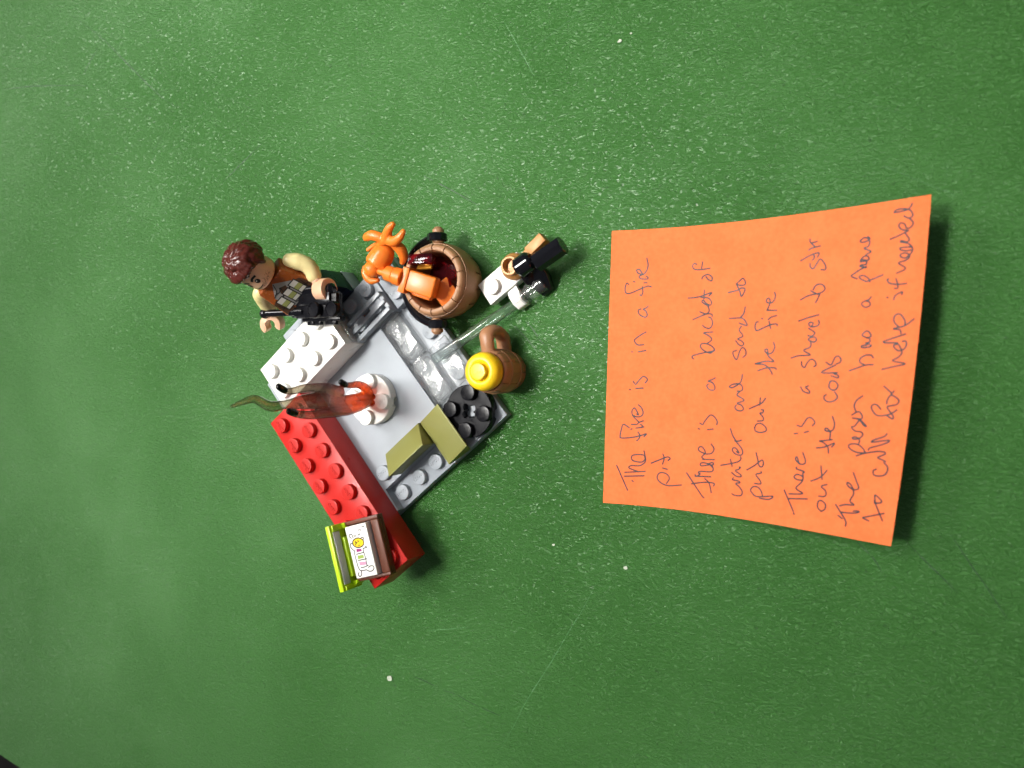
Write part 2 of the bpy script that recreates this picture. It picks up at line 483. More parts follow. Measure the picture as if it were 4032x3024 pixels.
def fused(bm, voxel, smooth=2):
    """union of overlapping closed shapes as one skin (voxel remesh), still in mm"""
    bmesh.ops.recalc_face_normals(bm, faces=bm.faces[:])
    me = bpy.data.meshes.new('tmp'); bm.to_mesh(me); bm.free()
    o = bpy.data.objects.new('tmp', me); COL.objects.link(o)
    md = o.modifiers.new('r', 'REMESH'); md.mode = 'VOXEL'; md.voxel_size = voxel; md.use_smooth_shade = True
    if smooth:
        ms = o.modifiers.new('s', 'SMOOTH'); ms.iterations = smooth; ms.factor = .5
    dg = bpy.context.evaluated_depsgraph_get()
    me2 = bpy.data.meshes.new_from_object(o.evaluated_get(dg))
    bpy.data.objects.remove(o); bpy.data.meshes.remove(me)
    b2 = bmesh.new(); b2.from_mesh(me2); bpy.data.meshes.remove(me2)
    return b2

_txt = None
def stud_text():
    """the maker's raised word on every stud, as triangles in mm"""
    global _txt
    if _txt is None:
        cu = bpy.data.curves.new('t', 'FONT'); cu.body = 'LEGO'; cu.size = 1.55; cu.align_x = 'CENTER'; cu.align_y = 'CENTER'
        cu.extrude = .09; cu.resolution_u = 1; cu.space_character = .95
        o = bpy.data.objects.new('t', cu); COL.objects.link(o)
        dg = bpy.context.evaluated_depsgraph_get()
        _txt = bpy.data.meshes.new_from_object(o.evaluated_get(dg))
        bpy.data.objects.remove(o)
    return _txt

STUDS = {}
def stud_mesh(mat, rz=0.0, hollow=False):
    key = (mat.name, round(rz, 2))
    if key not in STUDS:
        bm = bmesh.new()
        add_lathe(bm, [(2.4, -.05), (2.4, 1.48), (2.36, 1.6), (2.25, 1.68), (2.1, 1.7), (0, 1.7)], 28, cap=False)
        b2 = bmesh.new(); b2.from_mesh(stud_text())
        bmesh.ops.transform(b2, matrix=Matrix.Rotation(rz, 4, 'Z') @ Matrix.Translation((0, 0, 1.72)), verts=b2.verts[:])
        t = bpy.data.meshes.new('t'); b2.to_mesh(t); b2.free()
        bm.from_mesh(t); bpy.data.meshes.remove(t)
        STUDS[key] = mesh_from(bm, 'stud', mat)
    return STUDS[key]

def add_studs(root, cells, z, mat, rz=0.0):
    """cells: local mm positions"""
    for x, y in cells:
        link('stud', stud_mesh(mat, rz), root, (x, y, z))

def block(name, label, cat, a0, a1, b0, b1, z0, z1, mat, studs=(), group=None, body='body', gap=.08, trz=0.0, bev=.2):
    """a toy brick or plate on the stud grid; studs in grid cells"""
    ca_, cb_ = (a0 + a1) / 2, (b0 + b1) / 2
    root = thing(name, label, cat, G(ca_, cb_, z0), ALPHA, group)
    bm = bmesh.new()
    w, d = (a1 - a0) * 4 - gap, (b1 - b0) * 4 - gap
    add_box(bm, -w, w, -d, d, 0.02, z1 - z0, bev)
    part(body, bm, mat, root)
    add_studs(root, [((a - ca_) * 8, -(b - cb_) * 8) for a, b in studs], z1 - z0, mat, trz)
    return root

# ---------------------------------------------------------------- the table
bm = bmesh.new()
tpoly = [(-262, -520), (900, -520), (900, 620), (-900, 620), (-900, -60), (-420, -60)]
# the far corner of the top is cut off by the table's edge
tpoly = [(-900, 700), (-900, 80), (-700, -38), (-330, -141), (-262, -160), (-232, -166.5), (-205, -169), (300, -420), (900, -420), (900, 700)]
add_prism(bm, tpoly, -25, 0, .6, seg=2)
table = part('table_top', bm, TABLE); table['kind'] = 'structure'
bm = bmesh.new(); add_box(bm, -4000, 4000, -4000, 4000, -760, -740, 0)
fl = part('floor', bm, FLOORM); fl['kind'] = 'structure'
SC = [('d', [(-30.6, 65.2), (-24.6, 62.0), (-16.8, 57.6), (-9.6, 53.2)]), ('l', [(-1.4, 107.3), (1.7, 101.9), (4.4, 97.0), (7.0, 92.2), (8.3, 89.6)]), ('d', [(-6.5, 106.1), (-4.2, 104.9)]), ('d', [(5.1, 101.1), (6.6, 100.6)]), ('d', [(-36.6, -93.5), (-34.0, -93.9), (-29.3, -95.0), (-27.3, -95.3)]), ('d', [(-25.3, -96.1), (-20.7, -96.6), (-17.3, -97.8), (-12.4, -99.1)]), ('d', [(-11.9, -99.2), (-7.6, -100.1), (-4.8, -100.7)]), ('d', [(3.1, -103.0), (4.9, -103.5)]), ('d', [(9.4, -104.9), (10.7, -105.0)]), ('l', [(26.2, -57.1), (21.6, -65.5), (17.7, -71.7), (12.3, -80.9), (3.6, -94.6), (-0.1, -101.7), (-6.4, -112.8)]), ('l', [(-31.1, -78.0), (-22.9, -76.4), (-16.0, -74.9)]), ('d', [(106.8, -38.3), (110.9, -42.6), (114.6, -46.3), (117.5, -49.3)]), ('d', [(116.1, -35.5), (119.9, -41.7), (124.0, -48.0), (128.0, -54.7)]), ('d', [(120.5, -42.0), (124.4, -42.7)]), ('d', [(118.7, -37.2), (121.9, -38.9)]), ('d', [(95.5, -39.1), (99.3, -43.0), (101.3, -46.3)]), ('d', [(106.0, -71.7), (108.1, -74.0)]), ('d', [(91.8, -72.5), (97.0, -72.0)]), ('d', [(109.1, -52.0), (113.3, -53.5)]), ('d', [(-197.2, 148.3), (-177.2, 134.3), (-165.0, 123.7), (-148.2, 109.3), (-138.2, 102.0)]), ('d', [(-177.3, 132.7), (-185.6, 125.6), (-187.8, 121.9)]), ('d', [(-142.7, 95.0), (-151.0, 86.6)]), ('d', [(-241.8, 124.4), (-219.8, 122.6), (-185.9, 117.6)]), ('d', [(-150.4, 106.8), (-144.4, 111.5)]), ('d', [(-146.0, 109.0), (-137.3, 108.9)]), ('d', [(-116.2, 71.3), (-105.5, 77.9), (-96.4, 83.5)]), ('d', [(-122.1, 106.5), (-99.3, 95.3)]), ('d', [(0.6, 17.4), (3.6, 14.8), (6.6, 11.6), (8.4, 9.8)]), ('d', [(4.7, 18.5), (6.7, 16.6), (9.6, 12.6), (11.1, 11.1)])]
for kd, pts in SC:
    bm = bmesh.new()
    P = catmull([Vector((x, y, .03)) for x, y in pts], 6)
    rnd = random.Random(int(pts[0][0] * 10))
    # a worn groove: width swells and thins along its length
    for i in range(len(P) - 1):
        d = (P[i + 1] - P[i]); s = Vector((-d.y, d.x, 0)).normalized()
        w0 = (.12 if kd == 'd' else .05) * (1 - .75 * abs(2 * i / (len(P) - 1) - 1) ** 2) * rnd.uniform(.7, 1.2)
        w1 = (.12 if kd == 'd' else .05) * (1 - .75 * abs(2 * (i + 1) / (len(P) - 1) - 1) ** 2)
        if kd == 'd' and rnd.random() < .06: continue
        bm.faces.new([bm.verts.new(q) for q in (P[i] - s * w0, P[i + 1] - s * w1, P[i + 1] + s * w1, P[i] + s * w0)])
    part('scratch', bm, SCUFF if kd == 'd' else PALESC, table)

bm = bmesh.new(); rnd = random.Random(21)
for k in range(90):                                        # faint hairline scratches all over the top
    x, y = rnd.uniform(-230, 200), rnd.uniform(-150, 150)
    a = R_(rnd.choice((-40, -35, 25, 60, 75, -62)) + rnd.uniform(-14, 14)); l_ = rnd.uniform(3, 26) * (1.0 if rnd.random() < .8 else 2)
    q = catmull([(x, y, .02), (x + l_ * .5 * math.cos(a) + rnd.uniform(-.4, .4), y + l_ * .5 * math.sin(a) + rnd.uniform(-.4, .4), .02), (x + l_ * math.cos(a), y + l_ * math.sin(a), .02)], 4)
    ribbon(bm, q, rnd.uniform(.05, .11), Vector((0, 0, 1)))
hs = part('hairline_scratches', bm, HAIRSC, table); hs['kind'] = 'stuff'
def crumb(x, y, r, seed, label):
    rnd = random.Random(seed); bm = bmesh.new()
    n = 7
    poly = [(r * rnd.uniform(.6, 1.1) * math.cos(2 * math.pi * i / n), r * rnd.uniform(.5, .9) * math.sin(2 * math.pi * i / n)) for i in range(n)]
    add_prism(bm, poly, 0, [r * rnd.uniform(.15, .5) for _ in poly], 0)
    o = part('crumb', bm, CRUMB, None, loc=(x, y, .02)); tag(o, label, 'crumb', 'crumbs on the green table')
crumb(-45.6, -95.3, 1.35, 3, 'largest pale crumb, alone below the bed on the green table')
crumb(34.7, 94.8, .75, 5, 'pale crumb near the table top edge above the orange note')
crumb(38.0, 96.4, .4, 6, 'tiny pale crumb just right of the upper crumb')
crumb(56.0, 47.7, .35, 7, 'white speck just above the upper edge of the orange note')
crumb(13.1, -46.9, .5, 8, 'pale speck between the grey base and the lower crumb by the note')
crumb(35.2, -51.5, .7, 9, 'curled pale crumb below the lower left corner of the orange note')

# ---------------------------------------------------------------- the orange note
TOPX = (-0.987, -0.111, 81.387, 31.953); TOPY = (-1.91, 5.978, -3.919, 42.811)
BOTX = (-0.902, -0.442, 76.57, 28.579); BOTY = (3.522, -7.909, 0.707, -33.658)
def pv(c, u): return ((c[0] * u + c[1]) * u + c[2]) * u + c[3]
def note_pt(u, v):
    x = pv(TOPX, u) * (1 - v) + pv(BOTX, u) * v + .8 * 4 * v * (1 - v) * u * u
    y = pv(TOPY, u) * (1 - v) + pv(BOTY, u) * v
    z = 11.0 * max(0.0, (u - .1) / .9) ** 1.8
    return Vector((x, y, z + .12))
NO = note_pt(.5, .5); NO.z = 0
note = thing('sticky_note', 'bright orange sticky note with handwriting, right side curling up off the table', 'sticky note', NO)
bm = bmesh.new()
NU, NV = 48, 24
for off, flip in ((0.0, 0), (-.10, 1)):
    g = [[bm.verts.new(note_pt(i / NU, j / NV) - NO + Vector((0, 0, off))) for j in range(NV + 1)] for i in range(NU + 1)]
    for i in range(NU):
        for j in range(NV):
            f = (g[i][j], g[i][j + 1], g[i + 1][j + 1], g[i + 1][j])
            bm.faces.new(f if not flip else f[::-1])
    if not flip: g0 = g
edge = [(i, 0) for i in range(NU)] + [(NU, j) for j in range(NV)] + [(i, NV) for i in range(NU, 0, -1)] + [(0, j) for j in range(NV, 0, -1)]
for k, (i, j) in enumerate(edge):
    i2, j2 = edge[(k + 1) % len(edge)]
    bm.faces.new((g0[i][j], g0[i2][j2], g[i2][j2], g[i][j]))
part('paper', bm, PAPER, note, 60)
STR = '483,8580 934,9474|1087,9108 1134,9135|791,8964 1535,8900|800,8821 1572,8736|1316,8768 977,8663 959,8599 1064,8557 1337,8546 1514,8446 1568,8325 1548,8210 1493,7993|1534,8240 1500,8154 1288,8137 1078,8179 1028,8285 1117,8383 1406,8409 1532,8313 1548,8210|901,7177 715,7066 636,7128 571,7485 628,7566 991,7532 1318,7452 1554,7367 1469,7473|1238,7324 1318,7452 1264,7586 1206,7633|963,7233 1008,7216|1150,7181 1320,7150 1447,7123|1315,7042 1392,7082 1365,7156|986,7055 1180,7041 1252,6971 1420,6905|1267,6970 1096,6816 1001,6702 981,6556 1066,6450 1160,6564 1225,6694 1164,6667|1017,6716 1169,6769 1317,6743 1395,6629 1333,6441 1210,6328|1090,5737 1361,5719|860,5775 890,5789|982,5485 1075,5591 1173,5467 1328,5303 1462,5344 1496,5430 1426,5525|1129,4408 1396,4357|882,4407 912,4418|1308,4148 1089,4155 966,4009 1021,3922 1219,3777 1376,3690|1152,2859 1067,2901 1102,3047 1309,3159 1393,3079 1329,2934 1239,2869 1353,2819 1408,2762|683,1964 608,1919 556,2078 592,2268 781,2272 1179,2107 1377,2040 1493,2072|1177,2063 1199,2237 1161,2367 1103,2351|1229,1920 1329,1917|852,1864 894,1879|1305,1691 1364,1737 1338,1785 1137,1773 1042,1698 1131,1628 1188,1615|1145,1629 984,1551 951,1449 1037,1431 1127,1541 1193,1616 1297,1489 1345,1290 1292,1043|2939,9109 2482,9178 2210,9122 2036,8962 2072,8785 2219,8729 2401,8786 2483,8923 2389,9106|2210,8564 2391,8599|1784,8422 2134,8256 2367,8152 2473,8202 2403,8279|2199,8063 2252,8219 2203,8425|3104,8663 3485,9136 3707,9407 3784,9468|3302,9028 3790,8918 4107,8924 4098,9009|3767,8794 3936,8944 4030,9255|3415,8746 3977,8709|3412,8690 3459,8747 3597,8643 3524,8622 3592,8558 3964,8534 4044,8442 3948,8298 3637,8362 3575,8306 3658,8247 3889,8276 4010,8376|3860,8265 3999,8209 4045,8260 3950,8326|3650,8130 4063,8105|3707,8130 3610,8049 3723,7926 3752,7938 3948,7892 4023,7732 3913,7574|3723,7926 3547,7871 3470,7793 3508,7714 3593,7698 3701,7816 3737,7925|3425,7074 3469,7088|3753,7088 3948,7055|3470,6882 3572,6918 3635,6802 3805,6582 3947,6616 4070,6775 4063,6886|3681,5508 3629,5571 3720,5694 3888,5702 3908,5590 3816,5454 3660,5409 3783,5358 3903,5285|3111,4643 3060,4588 3118,4517 3558,4402 3777,4373 3814,4304 3711,4193 3541,4118 3374,4109 3324,4207 3414,4319 3558,4402 3698,4434 3789,4345|3540,4110 3673,4013 3695,3930 3565,3818 3408,3733 3723,3708|3366,3481 3453,3552 3592,3582 3682,3487 3688,3348 3626,3222 3556,3193|3020,3263 3454,3091 3646,3096 3672,3165|3242,3002 3453,3077 3557,2982 3507,2815|3534,2816 3378,2727 3292,2655 3330,2600 3461,2730 3586,2776 3622,2680 3504,2537 3256,2500|2813,2513 3172,2483 3603,2348 3527,2455|3352,2254 3355,2560|3248,1860 3285,1778 3445,1718 3587,1823 3580,1947 3469,1899 3381,1798|3042,1347 2958,1314 2907,1395 2968,1510 3203,1538 3501,1509|3238,1276 3217,1538|4768,9203 4870,9239 5078,9216 5109,9076 4985,8928 4865,8839 5015,8788 4913,8732 4744,8724 4766,8653|4697,8482 4873,8591 5026,8582 5007,8516 4817,8406 4924,8348 4987,8272 4945,8271|4302,8276 4618,8188 4890,8092 4978,7987 4959,7921|4621,8037 4694,8263|4808,7758 4900,7796 4801,7663 4702,7631 4661,7717 4758,7831 4927,7870 5019,7806 4979,7647 4769,7420|4726,7402 4850,7399 4943,7356|4768,7406 4629,7212 4544,6999|4678,6190 4643,6273 4732,6364 4868,6370 4931,6299 4854,6181 4701,6126 4937,6019 4809,5925 4680,5836 4767,5723 4685,5713|4767,5723 4849,5666 4842,5558 4735,5467 4533,5487 4403,5573 4514,5602 4722,5467 4794,5343 4813,5153|4794,4572 4881,4477 4856,4316 4745,4248 4661,4397 4598,4647 4498,4561 4446,4398 4564,4343|4516,4017 4632,4153 4740,4181 4789,4114 4703,4019 4578,3950 4745,3857 4613,3666 4671,3532|4597,3423 4828,3508 4851,3455 4734,3291 4599,3247 4265,3257|4612,3245 4722,3100 4755,2886|4171,2379 4434,2319 4588,2246 4709,2280 4689,2386 4606,2530 4542,2352 4421,2102|4420,2088 4520,2000 4621,1925 4707,2052 4687,2144 4529,2149 4420,2094|5730,9221 6030,9217 6167,9092 5806,9156 5588,9173 5456,9084 5392,8984 5478,8865 5644,8870 5765,9001 5811,9142|5510,8753 5714,8740 5676,8624 5525,8455 5696,8386 5691,8333|5213,8334 5446,8168 5571,8047 5698,7953 5748,8054 5717,8165 5637,8174 5580,8086|5477,7735 5569,8020|5354,6892 5391,7010 5568,7049 5736,6983 5727,6877 5571,6756 5413,6780 5362,6891|5431,6680 5615,6646 5607,6540 5490,6414 5582,6395 5601,6306 5534,6292|5132,6287 5390,6153 5542,6065 5636,5914|5464,5909 5469,6149|5327,5007 5608,4909 5868,4913 5910,4957|5218,4788 5456,4798 5591,4857 5732,5000 5793,5117|5218,4783 5540,4699 5813,4704 5646,4553 5592,4461|5600,4455 5502,4368 5518,4302 5581,4310 5607,4447 5739,4408 5803,4237 5760,4080|5214,3397 5150,3409 5122,3568 5182,3684 5359,3613 5623,3500 5814,3479 5830,3532|5563,3388 5631,3619|5531,3327 5628,3251 5791,3204|5321,3286 5342,3295|5471,3019 5779,3037|5471,3019 5546,2812 5440,2755 5445,2650 5522,2641 5583,2788 5667,2713 5707,2558 5675,2452|6515,8840 6872,9465|6891,9514 6914,9562|6699,9088 7282,9015|6684,8939 7123,8871 6930,8770 6896,8697 7057,8495 7082,8363|6896,8451 6800,8404 6806,8333 6905,8282 7067,8339 7052,8444 6896,8451|7079,8338 7055,8225 7101,8173 6849,8113 6843,8057|6923,7945 6810,7854 6776,7768 6825,7737 6908,7921 7026,7946 7106,7848 6994,7578|6664,7000 6765,6979|6977,6936 7099,6888|6728,6725 6858,6753 6926,6659 7035,6473 7159,6465 7272,6596 7207,6702|6733,5505 6833,5642 7012,5686 7005,5610 6883,5505 6967,5459|6689,4700 6713,4828 6804,4878 6856,4750 6969,4622 7096,4672 7144,4797 7087,4848|6353,4582 6586,4509 6945,4483 6722,4343 6912,4243 6931,4116 6896,4040|6896,4045 6842,3994 6900,3939 7034,3928 7090,4017 7022,4079 6896,4045|6820,3874 6932,3889 7022,3790 6827,3646|6908,3585 6949,3486 6849,3457 6818,3532 6909,3598 7078,3578 7132,3491 7101,3403|6499,3403 6764,3315 7099,3227|6503,2735 6735,2616 7095,2549 7219,2445 7174,2330 7049,2272 6932,2313 6868,2435|6797,2468 7000,2581 7072,2573 7034,2708 6972,2843|7064,1824 7185,1834 7189,1723 7094,1565 7005,1494 6928,1599 6820,1778 6730,1707 6710,1604|6421,1490 6692,1351 6954,1289 6927,1424|6776,1510 6830,1415 6787,1310|6644,1182 6726,1128 6988,1081|6657,831 6689,948 6881,932|6689,948 6820,1088|7770,9334 7642,9228 7634,9051 7730,8999 7868,9091 7874,9241 7770,9334|7639,8873 7791,8864 7858,8791 7819,8671 7680,8564 7847,8479|7340,8437 7552,8329 7691,8210 7798,8047|7602,7931 7680,8338|7401,7385 7646,7336 7939,7184 7867,7315|7480,7170 7581,7191 7743,7314 7788,7502|7479,7163 7855,7087|7782,7091 7783,6871 7769,6848 7644,6833 7602,6786 7659,6744 7767,6828 7858,6766 7877,6591 7794,6373|7534,5715 7477,5767 7499,5866 7628,5930 7794,5890 7881,5787 7848,5702 7780,5618|7616,5293 7595,5463 7689,5559 7809,5543 7865,5430 7786,5308 7663,5282 7619,5326|7637,5126 7835,5184 7840,5110 7690,5051 7820,5024 7324,5033 7738,4791|7441,4707 7545,4780 7616,4767 7694,4569 7786,4519 7878,4618 7851,4716 7759,4754|8192,9054 8369,9262 8564,9514 8569,9649|8307,9371 8443,9448|8393,9258 8713,9236 8925,9172 8872,9144 8752,9163|8319,9072 8486,9009 8753,8980 8620,8902 8632,8803 8689,8672 8670,8528|8670,8528 8541,8472 8457,8385 8475,8334 8580,8394 8669,8516 8788,8500 8816,8435 8736,8276 8608,8024|8630,7505 8892,7399 9233,7313|8877,7376 8806,7275 8651,7168 8459,7161 8366,7231 8454,7333 8630,7401 8892,7399|8660,7143 8670,7021 8554,6946 8450,6979 8514,7015 8653,6979 8738,6895 8742,6822 8678,6779|8678,6776 8510,6765 8390,6652 8472,6634 8533,6545 8613,6406|8613,6406 8822,6597 8750,6583 8591,6420 8397,6384|8397,6384 8658,6391 8657,6271 8541,6181 8364,6294|8470,6173 8406,6019 8459,5847 8621,5707|8159,4962 8587,4795 8826,4769|8598,4788 8451,4712 8440,4592 8581,4496 8741,4491 8806,4567|8576,4196 8461,4207 8443,4255 8559,4268 8694,4234 8701,4186 8547,4136 8659,4102 8650,4007 8555,3969|8555,3969 8433,3895 8493,3800 8583,3779 8686,3900 8645,3959 8555,3969|8586,2765 8524,2844 8436,2875 8337,2929 8355,3002 8452,3067 8573,3014 8553,2917 8436,2875|8859,2137 8631,2223 8411,2300|8514,2309 8473,2222 8328,2115 8203,2128 8243,2203 8387,2287|8139,2195 8008,2136 7969,2085 8024,2041 8265,1894 8400,1871 8203,1828 8211,1793 8370,1784|8370,1784 8363,1688 8192,1683 8262,1559 8374,1535 8437,1625 8384,1667 8245,1634 8204,1697|8306,1544 8369,1475 8478,1415 8265,1297 8376,1262 8417,1148 8370,1023 8242,984 8146,1068 8206,1111 8341,1091 8415,1029 8354,962|9246,9381 9055,9321 9135,9284 9658,9091|9643,9307 9518,9102 9329,8772|9337,8831 9500,8807 9538,8742 9353,8602 9321,8630 9355,8792|9264,7838 9187,7883 9185,7955 9229,8021 9371,8028 9527,7973 9590,7836 9563,7721 9458,7626|9500,7587 9378,7540 9256,7494 9450,7379 9443,7321 9326,7309 9233,7313|8962,7296 9013,7231 9303,7121 9497,7021 9502,6962 9040,7061 9101,6984 9364,6868 9441,6779|9180,6074 9052,5951 8937,5956 8915,6065 9062,6247 9247,6260 9468,6200 9633,6074|9359,6241 9529,6337 9554,6265 9356,6018 9419,5968|9419,5968 9615,5912 9657,5794 9522,5683 9407,5664 9333,5808 9332,5902|9407,5664 9494,5533|9421,5582 9322,5503 9198,5401|9094,4909 9407,4824 9729,4741 9357,4661 9491,4568 9590,4453 9580,4361|9580,4361 9470,4360 9361,4265 9365,4196 9475,4186 9578,4338 9661,4292 9693,4178 9664,4097 9576,4095|9448,4139 9033,4108 9643,3890|9299,3741 9478,3770 9510,3875|9308,3718 9598,3647 9826,3468|9426,3675 9303,3544 9279,3403 9348,3314 9459,3330 9585,3509 9596,3624|9033,2805 9056,2816|9221,2882 9256,2773 9380,2689 9445,2682 9429,2750|9027,2279 8994,2288 9070,2399 9294,2447 9533,2443|9236,2285 9293,2440 9303,2557 9216,2562|9240,2124 9474,2007 9265,1837 9456,1776 9555,1673 9461,1571 9321,1578 9304,1646 9428,1705 9532,1647 9609,1542 9600,1427 9447,1398 9285,1402 9301,1461 9456,1502 9584,1493|9598,1404 9483,1299 9283,1229 9302,1197 9436,1248 9507,1188 9397,1014|8990,1116 9246,1029 9466,932|9466,932 9278,872 9194,757 9243,683 9355,734 9407,855 9513,847 9580,731 9497,617 9451,576|9316,499 9451,576 9553,512 9479,364 9345,297 9149,278 9044,331 9067,358 9241,350 9411,319 9491,229 9508,168'
bm = bmesh.new()
def note_n(u, v):
    a = note_pt(u + .01, v) - note_pt(u - .01, v); b = note_pt(u, v + .01) - note_pt(u, v - .01)
    n = a.cross(b); n = n if n.z > 0 else -n
    return n.normalized()
for s in STR.split('|'):
    q = [tuple(float(t) / 9999 for t in p.split(',')) for p in s.split()]
    q = catmull([(u, v, 0) for u, v in q], 4)
    N_ = [note_n(p.x, p.y) for p in q]
    P_ = [note_pt(p.x, p.y) - NO + n * .05 for p, n in zip(q, N_)]
    ribbon(bm, P_, .38, normals=N_)
    for e in (0, -1):                                       # round pen ends
        n = N_[e]; u = n.orthogonal().normalized(); w = n.cross(u)
        bm.faces.new([bm.verts.new(P_[e] + (u * math.cos(t) + w * math.sin(t)) * .2 + n * .004) for t in [k * math.pi / 4 for k in range(8)]])
part('handwriting', bm, INK, note, 60)

# ---------------------------------------------------------------- grey base and the bricks on it
UPT = math.pi / 2 - .0
block('base_plate', 'large light grey base plate with studded edge rows under everything', 'base plate',
      -1.5, 6.5, -.5, 7.5, 0, 3.2, GREY, [(1, 7), (2, 7), (3, 7), (4, 7), (6, 2), (6, 3), (6, 4), (6, 5)], trz=0.0)
fr = thing('floor_tile', 'smooth light grey floor tile of the fire pit with one stud in its corner', 'tile', G(1.5, 3.5, 3.2), ALPHA)
bm = bmesh.new()
# L of raised floor: main field, plus the strip that runs out under the red brick
def lxy(a, b): return ((a - 1.5) * 8, -(b - 3.5) * 8)
poly = [lxy(-1.49, -.49), lxy(-1.49, 7.49), lxy(.55, 7.49), lxy(.55, 6.5), lxy(3.5, 6.5), lxy(3.5, 5.5), lxy(4.47, 5.5), lxy(4.47, 1.5), lxy(3.47, 1.5), lxy(3.47, -.49)]
add_prism(bm, poly, .02, 3.2, .15)
part('body', bm, GREY, fr)
add_studs(fr, [lxy(1, 6)], 3.2, GREY)
block('red_brick', 'long red brick lying along the lower left side of the fire pit', 'toy brick',
      -1.5, .5, 1.5, 9.5, 6.4, 16, RED, [(a, b) for a in (-1, 0) for b in range(2, 10)], trz=R_(90))
block('white_brick', 'thick white brick on the upper left side of the fire pit below the figure', 'toy brick',
      -.5, 3.5, -.5, 1.5, 6.4, 16, WHITE, [(a, b) for a in range(4) for b in (0, 1)], trz=R_(-90))
block('grey_plate', 'light grey plate with two studs, between the figure and the grille', 'toy plate',
      3.5, 5.5, -.5, 1.5, 3.2, 6.4, GREY, [(4, 0), (5, 0)])
block('grey_side_plate', 'narrow grey plate with two studs under the orange claw, left of the bucket', 'toy plate',
      5.56, 6.5, -.5, 1.5, 3.2, 6.4, GREY, [(6, 0), (6, 1)])
block('grey_stand_plate', 'thin grey plate the toy figure stands on, behind the white brick', 'toy plate',
      .5, 4.5, -1.5, -.54, 0, 6.4, GREY, [(1, -1), (2, -1)])
block('clear_tile', 'thin clear tile standing against the end of the white brick by the grille', 'tile',
      3.515, 3.60, -.45, 1.45, 6.42, 12.5, CLEAR, gap=0, bev=.15)
gr = thing('grille_tile', 'light grey grille tile with three bars beside the white brick', 'grille', G(4.5, 1, 6.4), ALPHA)
for y in (3.05, 0.0, -3.05):
    bm = bmesh.new(); add_box(bm, -7.9, 7.9, y - .68, y + .68, .7, 3.2, .12); part('bar', bm, SLATGREY, gr)
bm = bmesh.new()
add_box(bm, -7.9, -6.5, -3.8, 3.8, .05, 2.2, .1); add_box(bm, 6.5, 7.9, -3.8, 3.8, .05, 2.2, .1)
part('frame', bm, SLATGREY, gr)
for x in (-4, 4):
    bm = bmesh.new(); add_cyl(bm, 2.6, .05, 2.3, 20, .15, Matrix.Translation((x, 1.2 if x > 0 else 1.0, 0))); part('peg', bm, SLATGREY, gr)
for k, (b0, b1, w) in enumerate(((1.5, 3.5, 'touching the grille'), (3.5, 5.5, 'next to the black round plate'))):
    r = block('clear_plate', 'clear plate with two studs along the fire pit, ' + w, 'toy plate', 4.48, 5.48, b0, b1, 3.25, 6.4, CLEAR,
              [(5, b0 + .5), (5, b0 + 1.5)], group='clear plates along the fire pit', gap=.16, bev=.42)
    bm = bmesh.new(); add_lathe(bm, [(1.2, .3), (1.55, .3), (1.55, 2.5), (1.2, 2.5)], 18, cap=False); part('tube', bm, CLEAR, r)
    bm = bmesh.new(); add_box(bm, -2.7, 2.7, -6.7, 6.7, .25, 2.3, .3); part('hollow', bm, CLEAR, r)
block('clear_tile', 'clear smooth tile over the outer studs under the rod end, left of the mug', 'tile', 5.62, 6.5, 3.6, 5.5, 4.98, 6.3, CLEAR)

def round_plate(name, label, a, b, z, mat, rz=0.0, cross=True):
    root = thing(name, label, 'toy plate', G(a, b, z), ALPHA + rz)
    bm = bmesh.new()
    # disc with a notched lower rim and a cross-shaped centre hole
    n = 64; ro = 7.95
    def hole(t):
        c = abs(math.cos(2 * t)); return 1.6 + 1.0 * (c ** .8 if c > .35 else 0)
    top_o = []; rim_o = []; low_o = []; bot_o = []; hi = []; hb = []
    for i in range(n):
        t = 2 * math.pi * i / n
        notch = min(abs((t - q + math.pi) % (2 * math.pi) - math.pi) for q in (math.pi / 4 + k * math.pi / 2 for k in range(4))) < .19
        rl = ro - (1.0 if notch else .02)
        cs, sn = math.cos(t), math.sin(t)
        top_o.append(bm.verts.new(((ro - .2) * cs, (ro - .2) * sn, 3.2))); rim_o.append(bm.verts.new((ro * cs, ro * sn, 3.0)))
        low_o.append((bm.verts.new((ro * cs, ro * sn, 1.5)), bm.verts.new((rl * cs, rl * sn, 1.4)))); bot_o.append(bm.verts.new((rl * cs, rl * sn, .03)))
        h = hole(t); hi.append(bm.verts.new((h * cs, h * sn, 3.2))); hb.append(bm.verts.new((h * cs, h * sn, .03)))
    for i in range(n):
        j = (i + 1) % n
        for A, B in ((hi, top_o), (top_o, rim_o), (rim_o, [q[0] for q in low_o]), ([q[0] for q in low_o], [q[1] for q in low_o]), ([q[1] for q in low_o], bot_o), (bot_o, hb), (hb, hi)):
            bm.faces.new((A[i], B[i], B[j], A[j]))
    part('body', bm, mat, root, 30)
    add_studs(root, [(4, 4), (-4, 4), (4, -4), (-4, -4)], 3.2, mat, R_(0))
    return root
wr = round_plate('white_round_plate', 'white round plate holding up the flame in the fire pit', 2.5, 3.5, 6.4, WHITE)
round_plate('black_round_plate', 'black round plate with four studs in the right corner of the base', 5.5, 6.5, 3.2, SATIN)

